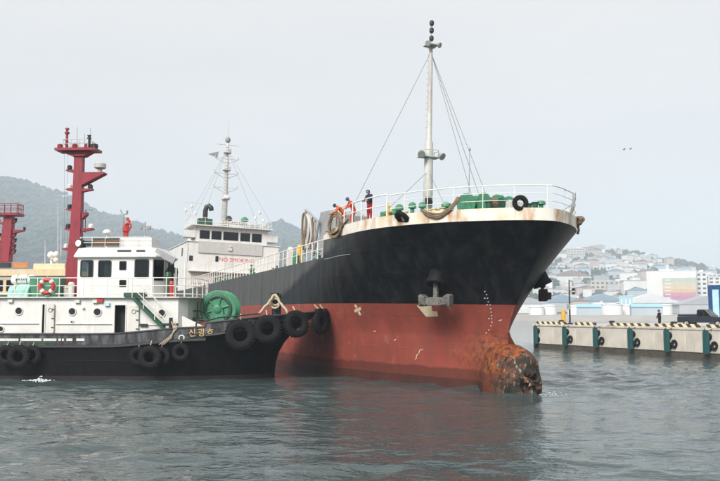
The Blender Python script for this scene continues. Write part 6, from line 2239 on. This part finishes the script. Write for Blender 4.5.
# ================================================================== LOOSE GEAR ON THE SHIP
def rope_heap(pts_list, r, name, label, mtl='rope'):
    mb = MB()
    for pts in pts_list:
        mb.tube(pts, r, 7)
    o = mb.build(name, mtl, smooth=True)
    o.matrix_world = _sm
    tag(o, label, 'rope', 'ropes hung over the bow bulwark')
    return o
def col_at(px, lo=.02, hi=18, side=-1, z=None):
    best = None
    for k in range(500):
        c = lo + (hi - lo) * k / 499
        q = proj(_sm @ edge(c, side, ztop, 0))
        if best is None or abs(q[0] - px) < best[0]: best = (abs(q[0] - px), c)
    return best[1]
def build_ropes():
    rng = random.Random(2)
    # sagging bights over the bulwark, px 423..462
    c0, c1 = col_at(423), col_at(463)
    L = []
    for k in range(8):
        pts = []
        s0, s1 = .0 + .05 * rng.random(), 1 - .1 * rng.random()
        dip = rng.uniform(.35, .62)
        for i in range(15):
            q = i / 14
            c = lerp(c0, c1, s0 + (s1 - s0) * q)
            p = edge(c, -1, ztop, -.08 - .05 * k / 8)
            z = .12 + .55 * q ** 3 - dip * math.sin(math.pi * q) ** .8 + .05 * math.sin(7 * q + k)
            pts.append(p + Vector((0, 0, z)))
        L.append(pts)
    rope_heap(L, .05, 'mooring_rope', 'brown mooring ropes sagging over the bulwark below the foremast')
    # big loops round the rail at the aft corner, px 327..352
    L = []
    c = col_at(338)
    base = edge(c, -1, ztop, -.05)
    nrm = Vector((.25, -1, 0)).normalized()
    tan = Vector((1, .25, 0)).normalized()
    for k in range(9):
        pts = []
        a0, R1, R2 = rng.uniform(0, 6), rng.uniform(.55, .85), rng.uniform(.6, .82)
        for i in range(25):
            a = 2 * math.pi * i / 24
            pts.append(base + tan * (R1 * math.cos(a) + .05 * k - .2) + Vector((0, 0, .28 + R2 * math.sin(a) - .04 * k)) + nrm * (.06 + .03 * k + .05 * math.sin(3 * a + a0)))
        L.append(pts)
    for k in range(5):
        pts = []
        for i in range(14):
            q = i / 13
            pts.append(base + tan * (-.4 + 1.9 * q) + Vector((0, 0, -.35 - .1 * k * .3 + .75 * q ** 1.4 - .12 * math.sin(math.pi * q))) + nrm * (.12 + .05 * k))
        L.append(pts)
    rope_heap(L, .055, 'mooring_rope', 'tangled grey brown rope loops on the rail beside the orange workers')
    # bundle at the port corner, px 573..585
    c = col_at(577, side=1, lo=.6, hi=6)
    base = edge(c, 1, ztop, .12)
    L = []
    for k in range(9):
        pts = []
        for i in range(13):
            a = 2 * math.pi * i / 12
            pts.append(base + Vector((.30 * math.cos(a) + .12 * math.sin(2 * a + k), .10 + .05 * k * .5, -.12 + (.26 - .01 * k) * math.sin(a) + .04 * k * .4)))
        L.append(pts)
    L.append([base + Vector((0, .2, -.3)), base + Vector((.02, .24, -.6)), base + Vector((-.05, .2, -.85))])
    rope_heap(L, .075, 'mooring_rope', 'rope bundle hanging at the port corner of the bow rail')
    # tyre on the bulwark below the bitts and small ring on the forward deck
    for px, rad, dz, lab in ((404, .46, -.22, 'black tyre lying on the white bulwark near the oil drums'), (520.5, .42, .28, 'small black tyre upright on the bow bulwark')):
        c = col_at(px, hi=14) if px < 500 else None
        if c is None:
            best = min(((abs(proj(_sm @ (edge(cc * .02, s, ztop, .1)))[0] - px), cc * .02, s) for cc in range(0, 120) for s in (-1, 1)))
            p = edge(best[1], best[2], ztop, .05)
            v_ = _sm.inverted() @ _c - p
            rot = Matrix.Rotation(math.atan2(v_.y, v_.x) - math.pi / 2 + .3, 4, 'Z')
        else:
            p = edge(c, -1, ztop, -.12)
            rot = Matrix.Rotation(R(14), 4, 'Z') @ Matrix.Rotation(R(50), 4, 'X')
        t = copy_tree(tyre0)
        for ch in list(t.children):
            if ch.name.startswith('lashing'): bpy.data.objects.remove(ch)
        s = rad / .97
        t.matrix_world = _sm @ Matrix.Translation(p + Vector((0, 0, dz))) @ rot @ Matrix.Diagonal((s, s, s, 1))
        tag(t, lab, 'tyre')
    # anchor trip line hanging from the port anchor
build_ropes()

# ---- birds far off over the town
def build_birds():
    for (px, py), lab in (((624, 149.5), 'tiny dark bird flying in the grey sky'), ((630.5, 149), 'tiny dark bird flying in the grey sky')):
        p = at(px, py, 150)
        b = MB().lathe([(.01, -.3), (.07, -.1), (.09, .05), (.05, .2), (.01, .3)], (0, 0, 0), 8, (1, 0, .1)).build('bird', 'dark', smooth=True)
        for s in (-1, 1):
            MB().prism([(-.08, 0), (.10, 0), (.06, .28), (-.02, .55), (-.10, .3)], (0, 0, .02), (1, 0, 0), Vector((0, s, .35)).normalized(), (0, 0, .015)).build('wing', 'dark', b)
        b.location = p; b.rotation_euler.z = .4
        tag(b, lab, 'bird', 'birds over the town')
build_birds()

# ---- broken water: cooling water splash by the tug and foam at the bulb
def build_foam():
    rng = random.Random(8)
    mb = MB()
    def blob(p, s):
        n = 6
        vs = [p + Vector((0, 0, s * .7))] + [p + Vector((math.cos(k * 1.047) * s * rng.uniform(.6, 1.4), math.sin(k * 1.047) * s * rng.uniform(.6, 1.4), -s * .25)) for k in range(n)]
        mb.add(vs, [(0, k + 1, (k + 1) % n + 1) for k in range(n)])
    x_, _ = TP(41, 376, -3.6)
    g = _tm @ Vector((x_, -thalf(-x_, 0) - .1, 0))
    for k in range(130):
        a, b = rng.gauss(0, 1), abs(rng.gauss(0, .5))
        blob(Vector((g.x + a * .42, g.y - b, .01 + .28 * math.exp(-a * a * 2 - b * 3) * rng.random())), rng.uniform(.02, .09))
    g = ground(541, 393)
    for k in range(55):
        q = rng.random() ** 1.5
        blob(Vector((g.x - .3 + 1.5 * q + rng.gauss(0, .2), g.y - .2 + rng.gauss(0, .5) + .6 * q, rng.uniform(-.02, .0))), rng.uniform(.01, .045))
    o = mb.build('foam', 'foam')
    tag(o, 'white foam flecks beside the tug and the bulb', 'foam', kind='stuff')
build_foam()
